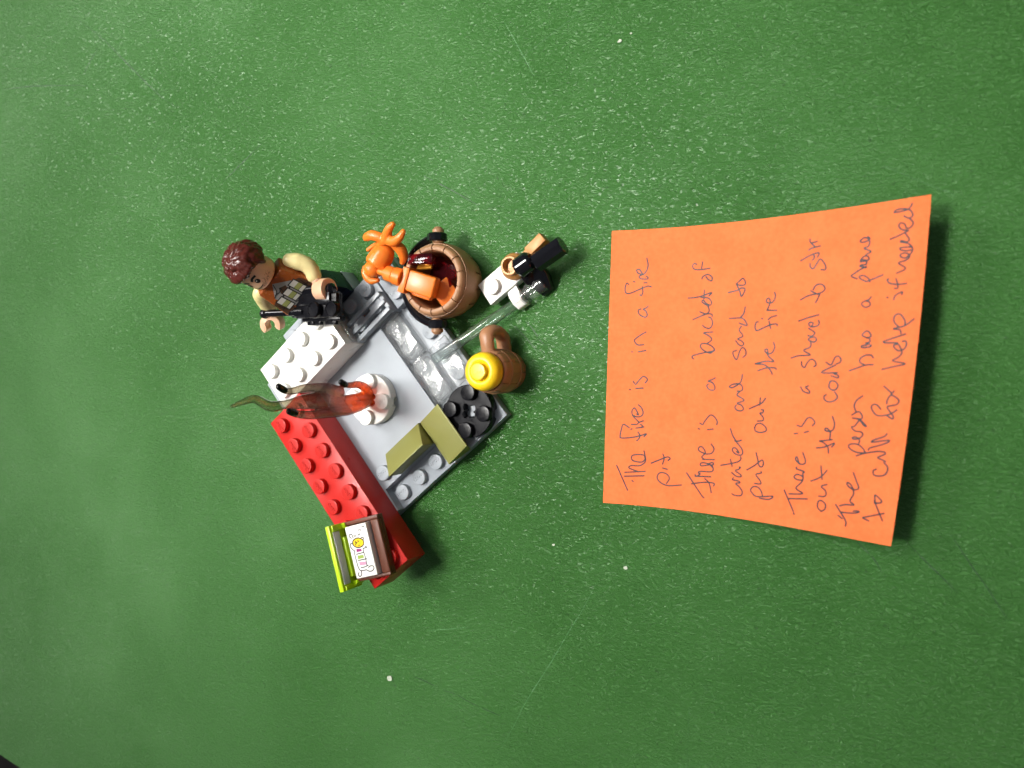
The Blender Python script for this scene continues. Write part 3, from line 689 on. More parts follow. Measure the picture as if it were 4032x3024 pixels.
def slope(name, label, loc, rz, rot=None, mat=OLIVE):
    root = thing(name, label, 'toy slope', loc, rz, rot=rot)
    bm = bmesh.new()
    # double wedge: 16 long (x), 8 deep, low edge at +y, high edge at -y
    P = [(-3.95, .02), (3.95, .02), (3.95, 1.3), (-3.95 + .35, 6.4), (-3.95, 6.4)]
    lo = [bm.verts.new((-7.95, p[0], p[1])) for p in P]; hi = [bm.verts.new((7.95, p[0], p[1])) for p in P]
    fs = [bm.faces.new(lo[::-1]), bm.faces.new(hi)] + [bm.faces.new((lo[i], lo[(i + 1) % 5], hi[(i + 1) % 5], hi[i])) for i in range(5)]
    finish(bm, lo + hi, fs, .15, None, 2)
    part('body', bm, mat, root)
    return root
slope('olive_slope', 'olive green slope lying beside the single grey stud of the floor', G(2.55, 6.0, 6.42), ALPHA)
slope('olive_slope', 'olive green slope tipped into the gap beside the black round plate', G(3.98, 6.53, 4.45), 0,
      rot=(Matrix.Rotation(ALPHA, 3, 'Z') @ Matrix.Rotation(R_(25), 3, 'Y') @ Matrix.Rotation(R_(90), 3, 'Z')).to_euler())

# ---------------------------------------------------------------- the flame
fb = G(2.5, 3.5, 9.6)
flm = thing('flame', 'transparent flame, orange at its foot and smoky at its curling tips', 'toy flame', fb)
LAT = Vector((-.0631, .998, 0)); VV = Vector((.998, .0631, 0))
def fp(s, z, o=0.0): return LAT * s + VV * o + Vector((0, 0, z))
bm = bmesh.new()
FA = VV
def tongue(pts, rad, flat=.55): add_tube(bm, [fp(*p) for p in pts], rad, 14, 6, flat, FA)
add_cyl(bm, 1.55, -6, 2, 18, .2)
tongue([(0, -1), (-.2, 3), (-.9, 8), (-.9, 14), (.3, 20), (.6, 26), (.5, 31), (.4, 35)], [2.0, 2.8, 3.0, 2.9, 2.7, 2.5, 2.1, 1.5], .6)
tongue([(.6, 22), (.3, 30), (.1, 38), (-.15, 42.5), (.35, 45.2), (1.6, 47.8), (2.1, 50.3), (1.4, 54), (.5, 57.6)], [2.6, 2.0, 1.3, 1.5, 1.45, 1.3, 1.1, .8, .5], .8)
tongue([(2.6, 15, .4), (4.0, 20.5, .8), (4.5, 25.5, 1.1), (4.4, 31, 1.2), (3.7, 36, 1.1), (3.9, 38.8, 1.0), (4.9, 40.8, 1.0)], [2.0, 1.6, 1.35, 1.15, 1.0, .95, .85], .85)
tongue([(-1.8, 6, .5), (-2.7, 13, .9), (-3.1, 22, 1.2), (-3.3, 29, 1.3), (-2.8, 34, 1.2), (-1.9, 37.4, 1.1)], [1.8, 1.8, 1.5, 1.3, 1.1, .95], .9)
tongue([(1.8, .8, .6), (3.6, 3.6, 1.3), (4.7, 7.5, 1.8), (4.6, 11.5, 2.0), (4.8, 13.8, 2.0), (5.5, 15.6, 2.0)], [1.5, 1.5, 1.2, 1.0, .85, .8], .9)
tongue([(-.6, 2, 1.0), (-1.2, 6, 1.8), (-1.0, 10, 2.2)], [1.2, 1.4, .8], .9)
part('body', fused(bm, .28, 4), FLAME, flm, 80)
for p in ([(3.95, 38.9, 1.0), (4.5, 40.1, 1.0), (5.1, 41.2, 1.0)], [(-2.5, 35.4, 1.15), (-2.2, 36.6, 1.1), (-1.75, 37.9, 1.1)], [(4.8, 13.9, 2.0), (5.2, 14.9, 2.0), (5.7, 16.0, 2.0)]):
    bm = bmesh.new(); tongue(p, [.98, 1.02, .92], .95); part('flame_tip', bm, SMOKE, flm, 80)

# ---------------------------------------------------------------- the bed on the red brick
bed = thing('toy_bed', 'brown toy bed with a lime headboard and a printed sleeper, on the red brick', 'toy bed', (-39.4, -48.9, 17.75), R_(15.6))
bm = bmesh.new()
add_box(bm, -6.1, 7.2, -8.9, 9.3, 0, 1.2, .2)
add_box(bm, -6.1, 7.2, 8.1, 9.3, 1.15, 2.9, .2); add_box(bm, -6.1, 7.2, -8.9, -8.0, 1.15, 2.9, .2)
add_prism(bm, [(4.15, -8.0), (7.2, -8.0), (7.2, 8.1), (4.15, 8.1)], 1.1, 2.9, .45, seg=3)
add_box(bm, -6.1, -4.6, -8.0, 8.1, 1.15, 2.3, .2)
part('bed_frame', bm, BROWN, bed)
bm = bmesh.new(); add_box(bm, -3.95, 3.95, -7.8, 7.8, 1.3, 4.8, .25)
mat_ = part('mattress', bm, WHITE, bed)
bm = bmesh.new()
add_box(bm, -8.4, -6.8, -10.4, 9.4, 0, 8.3, .3)
add_box(bm, -6.85, -5.4, -6.9, 5.2, 2.2, 4.3, .35)
add_box(bm, -6.85, -6.2, -10.3, -8.9, 0, 7.4, .2); add_box(bm, -6.85, -6.2, 7.6, 9.3, 0, 7.4, .2)
add_prism(bm, [(-6.9, -10.3), (-4.8, -9.0), (-4.8, -8.2), (-6.9, -8.2)], 0, 3.6, .15)
add_prism(bm, [(-6.9, 7.6), (-4.9, 7.6), (-4.9, 9.2), (-6.9, 9.2)], .2, 3.4, .15)
part('headboard', bm, LIME, bed)
bm = bmesh.new(); add_box(bm, -6.82, -6.5, -8.5, 7.3, 4.5, 7.4, .1); part('headboard_panel', bm, PANELW, bed)
PR = [
 [(-2.24, 4.17), (-2.89, 4.76), (-2.84, 5.31), (-2.09, 5.45), (-1.77, 4.92), (-1.65, 4.15)], [(-1.11, 5.16), (-1.1, 4.42)], [(-0.36, 4.93), (-0.63, 4.42)],
 [(1.18, 3.79), (2.06, 3.62), (1.9, 3.1), (1.5, 2.9)],
 [(-1.11, 3.21), (-1.18, 2.58), (-0.54, 2.74), (-1.12, 2.38), (-1.39, 1.88)], [(-0.16, 3.22), (-0.13, 2.94), (0.17, 2.79)], [(-0.33, 1.49), (-0.14, 1.73), (0.11, 1.78)],
 [(-2.26, 2.51), (-3.02, 2.74), (-3.4, 1.88), (-2.76, 0.84), (-2.28, 0.47), (-2.46, -0.52), (-2.42, -2.75), (-2.28, -4.62), (-1.65, -5.66), (0.17, -5.79)],
 [(1.91, 1.16), (2.44, 0.6), (1.12, 0.48), (0.97, -0.41), (1.1, -1.91), (1.03, -4.47)], [(-1.93, -0.71), (1.03, -0.61)], [(-1.79, -2.59), (1.58, -2.64)], [(-1.39, -4.78), (-0.01, -4.84), (1.58, -4.57)],
 [(1.35, -5.35), (1.81, -4.98), (2.96, -5.0), (3.32, -5.7), (2.54, -6.39), (1.39, -6.37), (0.61, -5.87), (0.2, -5.7)], [(-1.54, -5.68), (-1.63, -6.77), (-2.37, -7.28), (-2.85, -6.92), (-2.81, -6.38), (-2.37, -6.09)]]
PRN = [[(0.34, 4.51), (0.61, 5.02), (1.06, 4.56), (1.1, 5.1)], [(0.95, 5.78), (1.11, 6.31), (1.67, 5.83), (1.8, 6.26)], [(2.37, 6.61), (2.5, 7.05), (3.06, 6.57), (3.33, 7.07)]]
HEADP = [(1.84, 2.1), (1.53, 1.61), (0.95, 1.25), (0.19, 1.08), (-0.63, 1.12), (-1.39, 1.38), (-1.97, 1.8), (-2.29, 2.33), (-2.29, 2.88), (-1.98, 3.38), (-1.39, 3.74), (-0.63, 3.9), (0.19, 3.86), (0.95, 3.6), (1.52, 3.18), (1.84, 2.65)]
UP = Vector((0, 0, 1))
bm = bmesh.new()
for s in PR: ribbon(bm, catmull([(x, y, 4.86) for x, y in s], 5), .28, UP)
for s in PRN: ribbon(bm, [Vector((x, y, 4.86)) for x, y in s], .3, UP)
ribbon(bm, [Vector((x, y, 4.87)) for x, y in HEADP], .34, UP, closed=True)
part('print_outline', bm, PRINTK, mat_)
bm = bmesh.new(); bm.faces.new([bm.verts.new((x, y, 4.83)) for x, y in HEADP]); part('print_head', bm, YELLOW, mat_)
for nm, mt, q in (('print_stripe', MAGENTA, [(-1.46, 0.87), (0.32, 0.54), (0.36, -0.11), (-1.63, -0.12)]), ('print_stripe', GREENP, [(-1.59, -1.14), (0.6, -1.27), (0.56, -2.18), (-1.68, -2.24)]), ('print_stripe', PINK, [(-1.59, -3.08), (1.13, -3.39), (1.08, -4.3), (-1.54, -4.11)])):
    bm = bmesh.new(); bm.faces.new([bm.verts.new((x, y, 4.83)) for x, y in q]); part(nm, bm, mt, mat_)

# ---------------------------------------------------------------- bucket, its contents
def staved(root, prof, n, mat, gapw, name='stave'):
    wdt = 2 * math.pi / n
    base = None
    bm = bmesh.new(); add_lathe(bm, prof, 4, a0=gapw / 2, a1=wdt - gapw / 2)
    bmesh.ops.recalc_face_normals(bm, faces=bm.faces[:])
    me = mesh_from(bm, name, mat, 40)
    for i in range(n): link(name, me, root, (0, 0, 0), (0, 0, i * wdt))
bk = thing('bucket', 'light brown wooden bucket of round staves with a black handle, holding orange pieces', 'bucket', (-19.1, 30.9, 0), R_(11))
staved(bk, [(8.2, 1.0), (8.9, .1), (9.4, 0), (10.6, 3.5), (11.1, 6.5), (11.05, 9), (10.75, 11.4), (10.7, 11.9), (10.35, 13.1), (9.95, 13.6), (9.3, 13.8), (8.7, 13.6), (8.4, 13.0), (8.5, 8)], 14, TAN, .036)
bm = bmesh.new()
add_lathe(bm, [(0, .3), (8.6, .3), (10.2, 4), (10.7, 6.5), (10.7, 9), (10.4, 11.4), (9.9, 13.0), (9.2, 13.3), (8.8, 13.0), (8.3, 12.4), (8.6, 8), (7.8, 2), (0, 1.6)], 56, cap=False)
part('lining', bm, TAN, bk, 50)
bm = bmesh.new()
add_lathe(bm, [(11.0, 6.8), (11.22, 7.0), (11.2, 9), (11.0, 11.3), (10.85, 11.75), (10.5, 11.75), (10.6, 7)], 64, cap=False)
part('hoop', bm, TAN, bk, 40)
KD = Matrix.Rotation(R_(-11), 4, 'Z')
for s in (1, -1):
    p = KD @ Vector((-.8 * (1 if s < 0 else 0), 10.6 * s, 9.6)); q = KD @ Vector((-.8 * (1 if s < 0 else 0), 15.9 * s, 9.6))
    bm = bmesh.new(); add_bar(bm, p, q, 1.75, 20, .8); part('peg', bm, TAN, bk)
bm = bmesh.new()
arc = [KD @ Vector((12.9 * math.cos(t), 12.9 * math.sin(t), 9.6 - 1.2 * math.sin((t - math.pi / 2)))) for t in [math.pi / 2 + .02 + (math.pi - .04) * k / 14 for k in range(15)]]
add_tube(bm, arc, 1.25, 10, 3, 1.0, round_caps=False)
for s in (1, -1):
    p = KD @ Vector((-.4, 11.6 * s, 9.6)); q = KD @ Vector((-.4, 14.1 * s, 9.6))
    add_bar(bm, p, q, 3.0, 10, .3)
part('handle', bm, BLACK, bk)

cl = thing('orange_claw', 'orange claw arm with a ball joint, leaning out of the bucket to the left', 'toy claw', (-30, 36, 0))
CO = Vector((-30, 36, 0))
def wpts(*p): return [Vector(q) - CO for q in p]
BALL = Vector((-38.4, 34.9, 16.0))
bm = bmesh.new(); add_ball(bm, BALL - CO, 2.65, 28)
add_tube(bm, wpts((-36.6, 34.3, 16), (-34.2, 33.7, 16), (-32.8, 33.3, 16)), [1.0, 1.2, 1.5], 14)
part('ball_joint', bm, ORANGE, cl)
bm = bmesh.new()
# hood over the ball: bent shell, and the lower cup lip
add_lathe(bm, [(0, -.6), (1.4, -.3), (2.5, .7), (3.3, 2.2), (3.65, 4.2), (3.75, 6.4), (3.6, 6.9), (0, 6.9)], 28, axis_matrix(Vector((-33.2, 41.6, 14.8)) - CO, Vector((-37.4, 36.4, 15.4)) - CO))
add_tube(bm, wpts((-40.0, 37.6, 16.4), (-38.0, 37.5, 17.6), (-35.8, 36.7, 17.6), (-33.9, 34.9, 16.6)), [.55, .6, .6, .4], 10, 6)
add_tube(bm, wpts((-42.2, 36.0, 14.6), (-42.7, 34.4, 14.2), (-41.9, 32.7, 14.0), (-40.2, 31.7, 14.0), (-37.8, 31.8, 14.0)), [.8, 1.1, 1.2, 1.2, .7], 10, 6)
add_ball(bm, Vector((-39.5, 35.4, 13.2)) - CO, 2.9, 16)
part('socket', fused(bm, .3, 4), ORANGE, cl, 80)
bm = bmesh.new()
add_tube(bm, wpts((-35.2, 42.0, 16.4), (-32.6, 43.0, 17.4), (-30.4, 42.8, 17.6)), [1.2, 1.7, 1.5], 12)
add_tube(bm, wpts((-32.6, 43.0, 17.4), (-34.6, 44.0, 18.2), (-36.8, 44.6, 18.6), (-39.0, 44.2, 18.2), (-39.8, 43.7, 17.8)), [1.5, 1.55, 1.6, 1.3, .7], 12, 6, .75)
add_tube(bm, wpts((-31.8, 43.2, 17.6), (-31.0, 44.6, 18.8), (-29.4, 46.2, 19.6), (-27.9, 47.0, 20.0)), [1.7, 1.45, 1.2, .8], 12)
add_tube(bm, wpts((-30.6, 42.6, 17.6), (-28.4, 42.3, 18.4), (-26.4, 43.2, 19.0), (-24.9, 44.8, 19.2)), [1.7, 1.5, 1.2, .8], 12)
add_tube(bm, wpts((-30.2, 42.0, 16.5), (-28.9, 40.2, 14.8), (-29.0, 38.2, 13.4), (-30.2, 36.6, 12.4)), [1.5, 1.75, 1.4, .8], 12)
add_tube(bm, wpts((-34.4, 42.6, 15.6), (-38.6, 42.2, 14.6), (-41.2, 41.0, 14.6)), [1.0, .8, .6], 10)
part('claw', fused(bm, .26, 3), ORANGE, cl, 80)
bm = bmesh.new()
add_bar(bm, Vector((-33.3, 33.5, 16.0)) - CO, Vector((-30.4, 32.5, 16.0)) - CO, 2.35, 24, .25)
add_bar(bm, Vector((-30.5, 32.55, 16.0)) - CO, Vector((-27.7, 31.6, 15.8)) - CO, 2.65, 24, .25)
part('collar', bm, ORANGE, cl)
bm = bmesh.new()
MB = Matrix.Translation(Vector((-28.2, 31.8, 14.6)) - CO) @ Matrix.Rotation(R_(-19), 4, 'Z') @ Matrix.Rotation(R_(9), 4, 'Y')
add_box(bm, 0, 2.2, -4.2, 3.5, -3.0, 2.3, .35, MB)
add_box(bm, .5, 10.9, -3.2, 3.1, -1.9, 1.8, .6, MB, 3)
add_box(bm, 1.8, 9.4, -4.2, -2.4, -3.4, -1.0, .35, MB)
part('grip_block', bm, ORANGE, cl)
def loose(name, label, cat, loc, rot, boxes, mat, extra=None, bev=.25):
    r = thing(name, label, cat, loc, rot=rot)
    bm = bmesh.new()
    for b in boxes: add_box(bm, *b, bev)
    part('body', bm, mat, r)
    return r
loose('orange_block', 'small orange sloped block sunk at the lower right inside the bucket', 'toy brick', (-18.4, 27.4, 6.6), (R_(14), R_(20), R_(38)), [(-3.2, 3.2, -3.6, 3.6, -2.4, 2.4)], ORANGE, bev=.5)
loose('red_glass_bar', 'dark red see-through bar with an amber glint, upper left inside the bucket', 'toy bar', (-23.0, 37.0, 12.6), (R_(-10), R_(8), R_(-1)), [(-3.9, 3.9, -1.5, 1.5, -1.6, 1.6)], PURPLE)
o = thing('amber_glint', 'amber glint under the dark red bar in the bucket, modelled as a small tile', 'tile', (-22.9, 35.9, 10.7), rot=(R_(-30), 0, R_(1)))
bm = bmesh.new(); add_box(bm, -2.5, 2.5, -1.7, .4, -.4, .4, .1); part('body', bm, AMBER, o)  # the bar's amber glint of light, put in as a small solid
loose('red_glass_slab', 'large dark red see-through slab filling the bucket', 'toy brick', (-18.6, 33.4, 7.0), (R_(12), R_(-8), R_(-30)), [(-4.6, 4.6, -3.4, 3.4, -2.2, 1.2)], PURPLE)
jw = thing('red_glass_jewel', 'dark red faceted jewel at the right inside the bucket', 'toy jewel', (-14.9, 33.4, 8.6))
bm = bmesh.new(); add_lathe(bm, [(0, -2), (2.2, -1), (2.6, .4), (1.7, 1.6), (0, 1.7)], 9, Matrix.Rotation(R_(28), 4, 'X')); part('body', bm, PURPLE, jw, 10)

# ---------------------------------------------------------------- mug with yellow cap
mug = thing('mug', 'brown wooden mug of staves with a thick handle, beside the grey base', 'mug', (-1.2, 3.9, 0), R_(-4))
staved(mug, [(4.8, .4), (5.4, .05), (5.9, 0), (6.35, 3), (6.55, 6), (6.5, 9), (6.25, 12), (6.0, 13.0), (5.6, 13.3), (5.2, 13.0), (5.0, 12)], 12, MUGB, .034)
bm = bmesh.new()
add_lathe(bm, [(0, .2), (5.4, .2), (6.15, 3), (6.35, 6), (6.3, 9), (6.05, 12), (5.7, 12.9), (5.3, 12.8), (5.2, 11.5), (0, 11.2)], 48, cap=False); part('lining', bm, MUGB, mug, 50)
for z, r in ((4.0, 6.5), (9.6, 6.48)):
    bm = bmesh.new(); add_lathe(bm, [(r - .4, z - .25), (r + .03, z - .2), (r + .14, z), (r + .03, z + .2), (r - .4, z + .25)], 56, cap=False); part('hoop', bm, TAN, mug, 60)
bm = bmesh.new()
add_tube(bm, [Vector(p) for p in ((-.6, 5.4, 11.6), (-1.0, 8.4, 12.2), (-1.4, 10.6, 11.6), (-1.2, 11.6, 9.0), (-.8, 11.3, 6.2), (-.5, 9.6, 3.6), (-.2, 5.8, 2.6))], [1.6, 1.55, 1.7, 1.8, 1.75, 1.7, 1.7], 14, 6, 1.35, (1, 0, 0), False)
part('handle', bm, MUGB, mug, 60)
yc = thing('yellow_cap', 'round yellow domed piece with one stud set in the top of the mug', 'toy plate', (-1.2, 3.9, 12.6))
bm = bmesh.new()
add_lathe(bm, [(0, .2), (5.0, .2), (5.25, .5), (5.5, 1.6), (5.5, 2.8), (5.2, 4.0), (4.5, 4.75), (3.6, 5.05), (2.9, 4.9), (2.6, 4.4), (0, 4.4)], 48, cap=False); part('body', bm, YELLOW, yc, 60)
link('stud', stud_mesh(YELLOW), yc, (0, 0, 4.35))

# ---------------------------------------------------------------- shovel
SO = Vector((0, 26, 0))
sh = thing('shovel', 'shovel of clear rod, white plate, gold cup and black blade, right of the bucket', 'toy shovel', SO)
RS = R_(34.8)
def sw(*p): return [Vector(q) - SO for q in p]
bm = bmesh.new()
MP = Matrix.Translation(Vector((-8.5, 29.4, 1.8)) - SO) @ Matrix.Rotation(RS, 4, 'Z')
add_box(bm, 0, 15.8, -7.4, 0, 0, 3.2, .2, MP)
# the arm that hooks over the rod
def so(*p): return [(x, y - 26) for x, y in p]
add_prism(bm, so((1.3, 26.6), (1.9, 25.2), (3.0, 23.0), (5.9, 24.6), (5.0, 27.0), (4.2, 28.8)), [3.4, 3.2, 3.1, 3.1, 3.2, 3.4], [5.0, 5.1, 4.6, 4.6, 5.1, 5.0], .3, seg=2)
add_prism(bm, so((2.95, 23.1), (4.0, 21.7), (6.9, 23.4), (5.9, 24.7)), .6, [4.5, 3.2, 3.2, 4.5], .3, seg=2)
white = part('plate', bm, WHITE, sh)
st = link('stud', stud_mesh(WHITE), sh, tuple(MP @ Vector((4, -3.7, 3.2))))
bm = bmesh.new(); add_bar(bm, Vector((-22.4, 7.5, 7.9)) - SO, Vector((4.6, 24.8, 1.9)) - SO, 1.6, 28, .2); part('rod', bm, CLEARBAR, sh, 50)
bm = bmesh.new()
MR = axis_matrix(Vector((5.2, 25.2, 2.9)) - SO, Vector((13.0, 30.0, 2.8)) - SO)
add_lathe(bm, [(0, 0), (2.3, 0), (2.5, .3), (2.5, 1.5), (2.1, 1.7), (2.1, 2.4), (2.6, 2.6), (2.6, 4.6), (2.2, 4.8), (2.2, 5.6), (2.6, 5.8), (2.6, 8.0), (2.3, 8.3), (0, 8.3)], 16, MR); part('rod_socket', bm, CLEAR, sh, 25)
bm = bmesh.new()
MGc = Matrix.Translation(Vector((4.2, 34.0, 5.05)) - SO)
add_lathe(bm, [(0, 0), (3.6, 0), (3.95, .4), (3.9, 1.6), (3.4, 2.4), (2.9, 2.9), (2.85, 3.9), (2.6, 4.2), (2.1, 4.2), (1.9, 3.8), (1.85, 2.2), (0, 2.0)], 40, MGc)
part('gold_cup', bm, GOLD, sh, 40)
bm = bmesh.new()
MB2 = Matrix.Translation(Vector((8.0, 38.0, 3.4)) - SO) @ Matrix.Rotation(R_(39.5), 4, 'Z')
add_box(bm, 0, 6.4, -1.5, 1.5, -1.2, 2.0, .25, MB2); add_box(bm, -4.2, .2, -1.25, 1.25, -.9, 1.4, .2, MB2)
part('gold_bar', bm, GOLD, sh)
bm = bmesh.new()
def octbar(p, q, r):
    L_ = (Vector(q) - Vector(p)).length
    add_cyl(bm, r, 0, L_, 8, .15, axis_matrix(Vector(p) - SO, Vector(q) - SO))
octbar((12.4, 34.2, 8.4), (20.6, 38.8, 8.4), 2.85)
add_bar(bm, Vector((6.6, 32.6, 9.2)) - SO, Vector((11.4, 35.4, 9.0)) - SO, 3.0, 20, .9)
add_bar(bm, Vector((10.8, 34.0, 8.6)) - SO, Vector((12.8, 35.0, 8.5)) - SO, 1.7, 12, .2)
add_prism(bm, [(p[0] - SO.x, p[1] - SO.y) for p in ((6.9, 33.2), (6.7, 30.9), (7.3, 28.9), (9.3, 27.9), (11.4, 25.3), (14.4, 27.2), (14.6, 31.2), (14.2, 32.9), (12.2, 34.2))],
          [6.0, 4.4, 2.9, 1.9, .05, .05, 2.9, 5.0, 6.2], [9.4, 7.4, 5.6, 4.6, 1.6, 1.6, 5.9, 8.4, 9.6], .3, seg=2)
part('blade', bm, BLACK, sh)

# ---------------------------------------------------------------- the figure
FO = G(3.5, -1.0, 6.42)
fig = thing('toy_figure', 'toy figure with dark brown hair, brown pocket vest, tan sleeves and dark blue legs', 'toy figure', FO, ALPHA)
for s in (1, -1):
    bm = bmesh.new()
    x0, x1 = (.12, 7.9) if s > 0 else (-7.9, -.12)
    P = [(-4.6, 0), (3.5, 0), (3.5, 9.5), (2.6, 11.8), (-2.6, 11.8), (-3.4, 10), (-3.5, 3.2), (-4.6, 2.6)]
    lo = [bm.verts.new((x0, y, z)) for y, z in P]; hi = [bm.verts.new((x1, y, z)) for y, z in P]
    fs = [bm.faces.new(lo[::-1]), bm.faces.new(hi)] + [bm.faces.new((lo[i], lo[(i + 1) % 8], hi[(i + 1) % 8], hi[i])) for i in range(8)]
    finish(bm, lo + hi, fs, .2, None, 2)
    part('leg', bm, NAVY, fig)
bm = bmesh.new(); add_box(bm, -7.9, 7.9, -3.3, 3.3, 11.6, 14.4, .4); part('hips', bm, NAVY, fig)
LEAN = Matrix.Translation((0, 0, 13.0)) @ Matrix.Rotation(R_(-27), 4, 'X')
UPB = LEAN                                            # upper body frame: z along the spine
bm = bmesh.new()
lo = [bm.verts.new(p) for p in ((-7.8, -3.9, 1.0), (7.8, -3.9, 1.0), (7.8, 3.9, 1.0), (-7.8, 3.9, 1.0))]
hi = [bm.verts.new(p) for p in ((-5.6, -3.2, 13.2), (5.6, -3.2, 13.2), (5.6, 3.2, 13.2), (-5.6, 3.2, 13.2))]
fs = [bm.faces.new(lo[::-1]), bm.faces.new(hi)] + [bm.faces.new((lo[i], lo[(i + 1) % 4], hi[(i + 1) % 4], hi[i])) for i in range(4)]
finish(bm, lo + hi, fs, .5, UPB, 3)
add_cyl(bm, 2.6, 13.0, 14.0, 20, .1, UPB)
torso = part('torso', bm, TORSO, fig)
def tf(x, z, k=0): return UPB @ Vector((x, -(3.9 - .7 * (z - 1) / 12.2) - .04 - .03 * k, z))
UN = (UPB.to_3x3() @ Vector((0, -1, .057))).normalized()
def decal(name, polys, mt, k):
    bm = bmesh.new()
    for p in polys: bm.faces.new([bm.verts.new(tf(x, z, k)) for x, z in p])
    part(name, bm, mt, torso, 60)
decal('print_shirt', [[(0, 12.4), (-4.2, 8.6), (-3.0, 2.2), (3.0, 2.2), (4.2, 8.6)]], PRINTG, 0)
decal('print_vest', [[(-6.9, 2.0), (-3.4, 1.6), (-4.4, 8.0), (-6.4, 7.4)], [(6.9, 2.0), (6.4, 7.4), (4.4, 8.0), (3.4, 1.6)], [(-1.6, 8.2), (-.2, 10.0), (1.8, 9.0), (1.2, 7.6)]], PRINTB, 1)
pouch = [(-3.7, 5.2), (0.0, 5.6), (3.6, 6.0)]
def rect(cx, cz, w, h, r=0.0):
    c_, s_ = math.cos(r), math.sin(r)
    return [(cx + x * c_ - z * s_, cz + x * s_ + z * c_) for x, z in ((-w, -h), (w, -h), (w, h), (-w, h))]
decal('print_pouch_outline', [rect(x, z, 1.55, 2.55) for x, z in pouch] + [rect(0, 7.4, 4.6, .25, .1)], PRINTK, 2)
decal('print_pouch', [rect(x, z + 1.35, 1.2, .85) for x, z in pouch] + [rect(x, z - 1.75, 1.2, .55) for x, z in pouch], PRINTW, 3)
decal('print_pouch_front', [rect(x, z - .3, 1.25, .75) for x, z in pouch], PRINTO, 3)
bm = bmesh.new()
for q in ([(-3.0, 9.4), (-1.2, 9.0), (.2, 9.8), (-.6, 8.2)], [(0, 12.2), (-1.6, 9.8), (-4.0, 8.8)], [(-5.8, 6.6), (-5.4, 3.0)], [(5.8, 6.6), (5.2, 3.0)], [(-1.8, 3.0), (0, 2.4), (1.8, 3.2)], [(4.6, 4.6), (6.4, 4.2)], [(-6.4, 4.2), (-4.6, 4.6)]):
    ribbon(bm, catmull([tf(x, z, 3) for x, z in q], 5), .26, UN)
part('print_lines', bm, PRINTK, torso)

HD = UPB @ Matrix.Translation((0, -.2, 13.6)) @ Matrix.Rotation(R_(-20), 4, 'Z')
bm = bmesh.new(); add_lathe(bm, [(0, 0), (3.4, 0), (4.4, .35), (5.0, 1.3), (5.1, 2.4), (5.1, 7.0), (4.8, 8.2), (4.0, 8.9), (0, 9.0)], 40, HD)
head = part('head', bm, SKIN, fig, 60)
def hf(t, z, k=0):
    rr = 5.14 + .02 * k - (max(0, 2.4 - z) / 2.4) ** 2 * .55
    return HD @ Vector((rr * math.sin(t), -rr * math.cos(t), z))
def hn(t): return (HD.to_3x3() @ Vector((math.sin(t), -math.cos(t), 0))).normalized()
def face_line(bm, pts, w):
    q = catmull([(t, z, 0) for t, z in pts], 5)
    ribbon(bm, [hf(p.x, p.y, 1) for p in q], w, normals=[hn(p.x) for p in q])
bm = bmesh.new()
for s in (1, -1):
    bm.faces.new([bm.verts.new(hf(s * .36 + .15 * math.cos(a), 4.1 + .85 * math.sin(a), 1)) for a in [k * math.pi / 8 for k in range(16)]])
    face_line(bm, [(s * .12, 5.2), (s * .32, 5.85), (s * .60, 5.7)], .7)
face_line(bm, [(-.26, 1.75), (.0, 1.8), (.32, 2.1)], .28)
part('print_face', bm, PRINTK, head, 60)
bm = bmesh.new()
for s in (1, -1): bm.faces.new([bm.verts.new(hf(s * .36 - .035 + .035 * math.cos(a), 4.4 + .22 * math.sin(a), 3)) for a in [k * math.pi / 5 for k in range(10)]])
part('print_eye_glint', bm, WHITE, head, 60)
bm = bmesh.new()
rnd = random.Random(4)
for k in range(110):
    t = rnd.uniform(-1.15, 1.15); z = 1.5 + 1.5 * abs(t) * rnd.uniform(.2, 1.1) + rnd.uniform(-.5, .4)
    if abs(t) < .35 and z > 1.6: continue
    face_line(bm, [(t, z), (t + .03, z + .35)], .09)
face_line(bm, [(-.5, 7.3), (0, 7.1), (.5, 7.3)], .1); face_line(bm, [(.52, 2.0), (.66, 2.9), (.62, 3.6)], .1); face_line(bm, [(-.52, 2.0), (-.66, 2.9), (-.62, 3.6)], .1)
part('print_stubble', bm, PRINTS, head, 60)
# hair: a cap of tufts swept back and to the side
bm = bmesh.new()
HC = HD @ Matrix.Translation((0, .7, 7.0))
add_ball(bm, (0, .3, 1.0), 5.5, 24, (1.06, 1.06, .92), HC)
rnd = random.Random(11)
for k in range(150):
    az = rnd.uniform(0, 2 * math.pi); el = math.acos(rnd.uniform(-.22, 1))
    front = math.cos(az + math.pi / 2) > .45                    # toward -y
    if front and el > 1.15: continue
    el = min(el, 1.75)
    def sp(a_, e_, r): return Vector((r * math.sin(e_) * math.cos(a_) * 1.04, r * math.sin(e_) * math.sin(a_) * 1.04 + .3, r * .93 * math.cos(e_) + 1.0))
    tw = .55 + rnd.uniform(-.25, .35)
    ln = rnd.uniform(.35, .6)
    if el < .75:
        pts = [sp(az, el, 4.9), sp(az + tw * .5, el + ln * .35, 5.7), sp(az + tw, el + ln * .6, 6.15 + rnd.uniform(0, .25))]
    else:
        pts = [sp(az, el - .2, 5.0), sp(az + tw * .2, el + ln * .4, 5.75), sp(az + tw * .35, el + ln * .85, 5.75)]
    add_tube(bm, [HC @ p for p in pts], [1.25, .95, .3], 7, 4)
for s in (1, -1):                                            # sideburns
    add_tube(bm, [HD @ Vector((s * 5.0, .0, 7.4)), HD @ Vector((s * 5.3, .0, 5.8)), HD @ Vector((s * 5.1, .2, 4.6))], [1.4, 1.1, .6], 10)
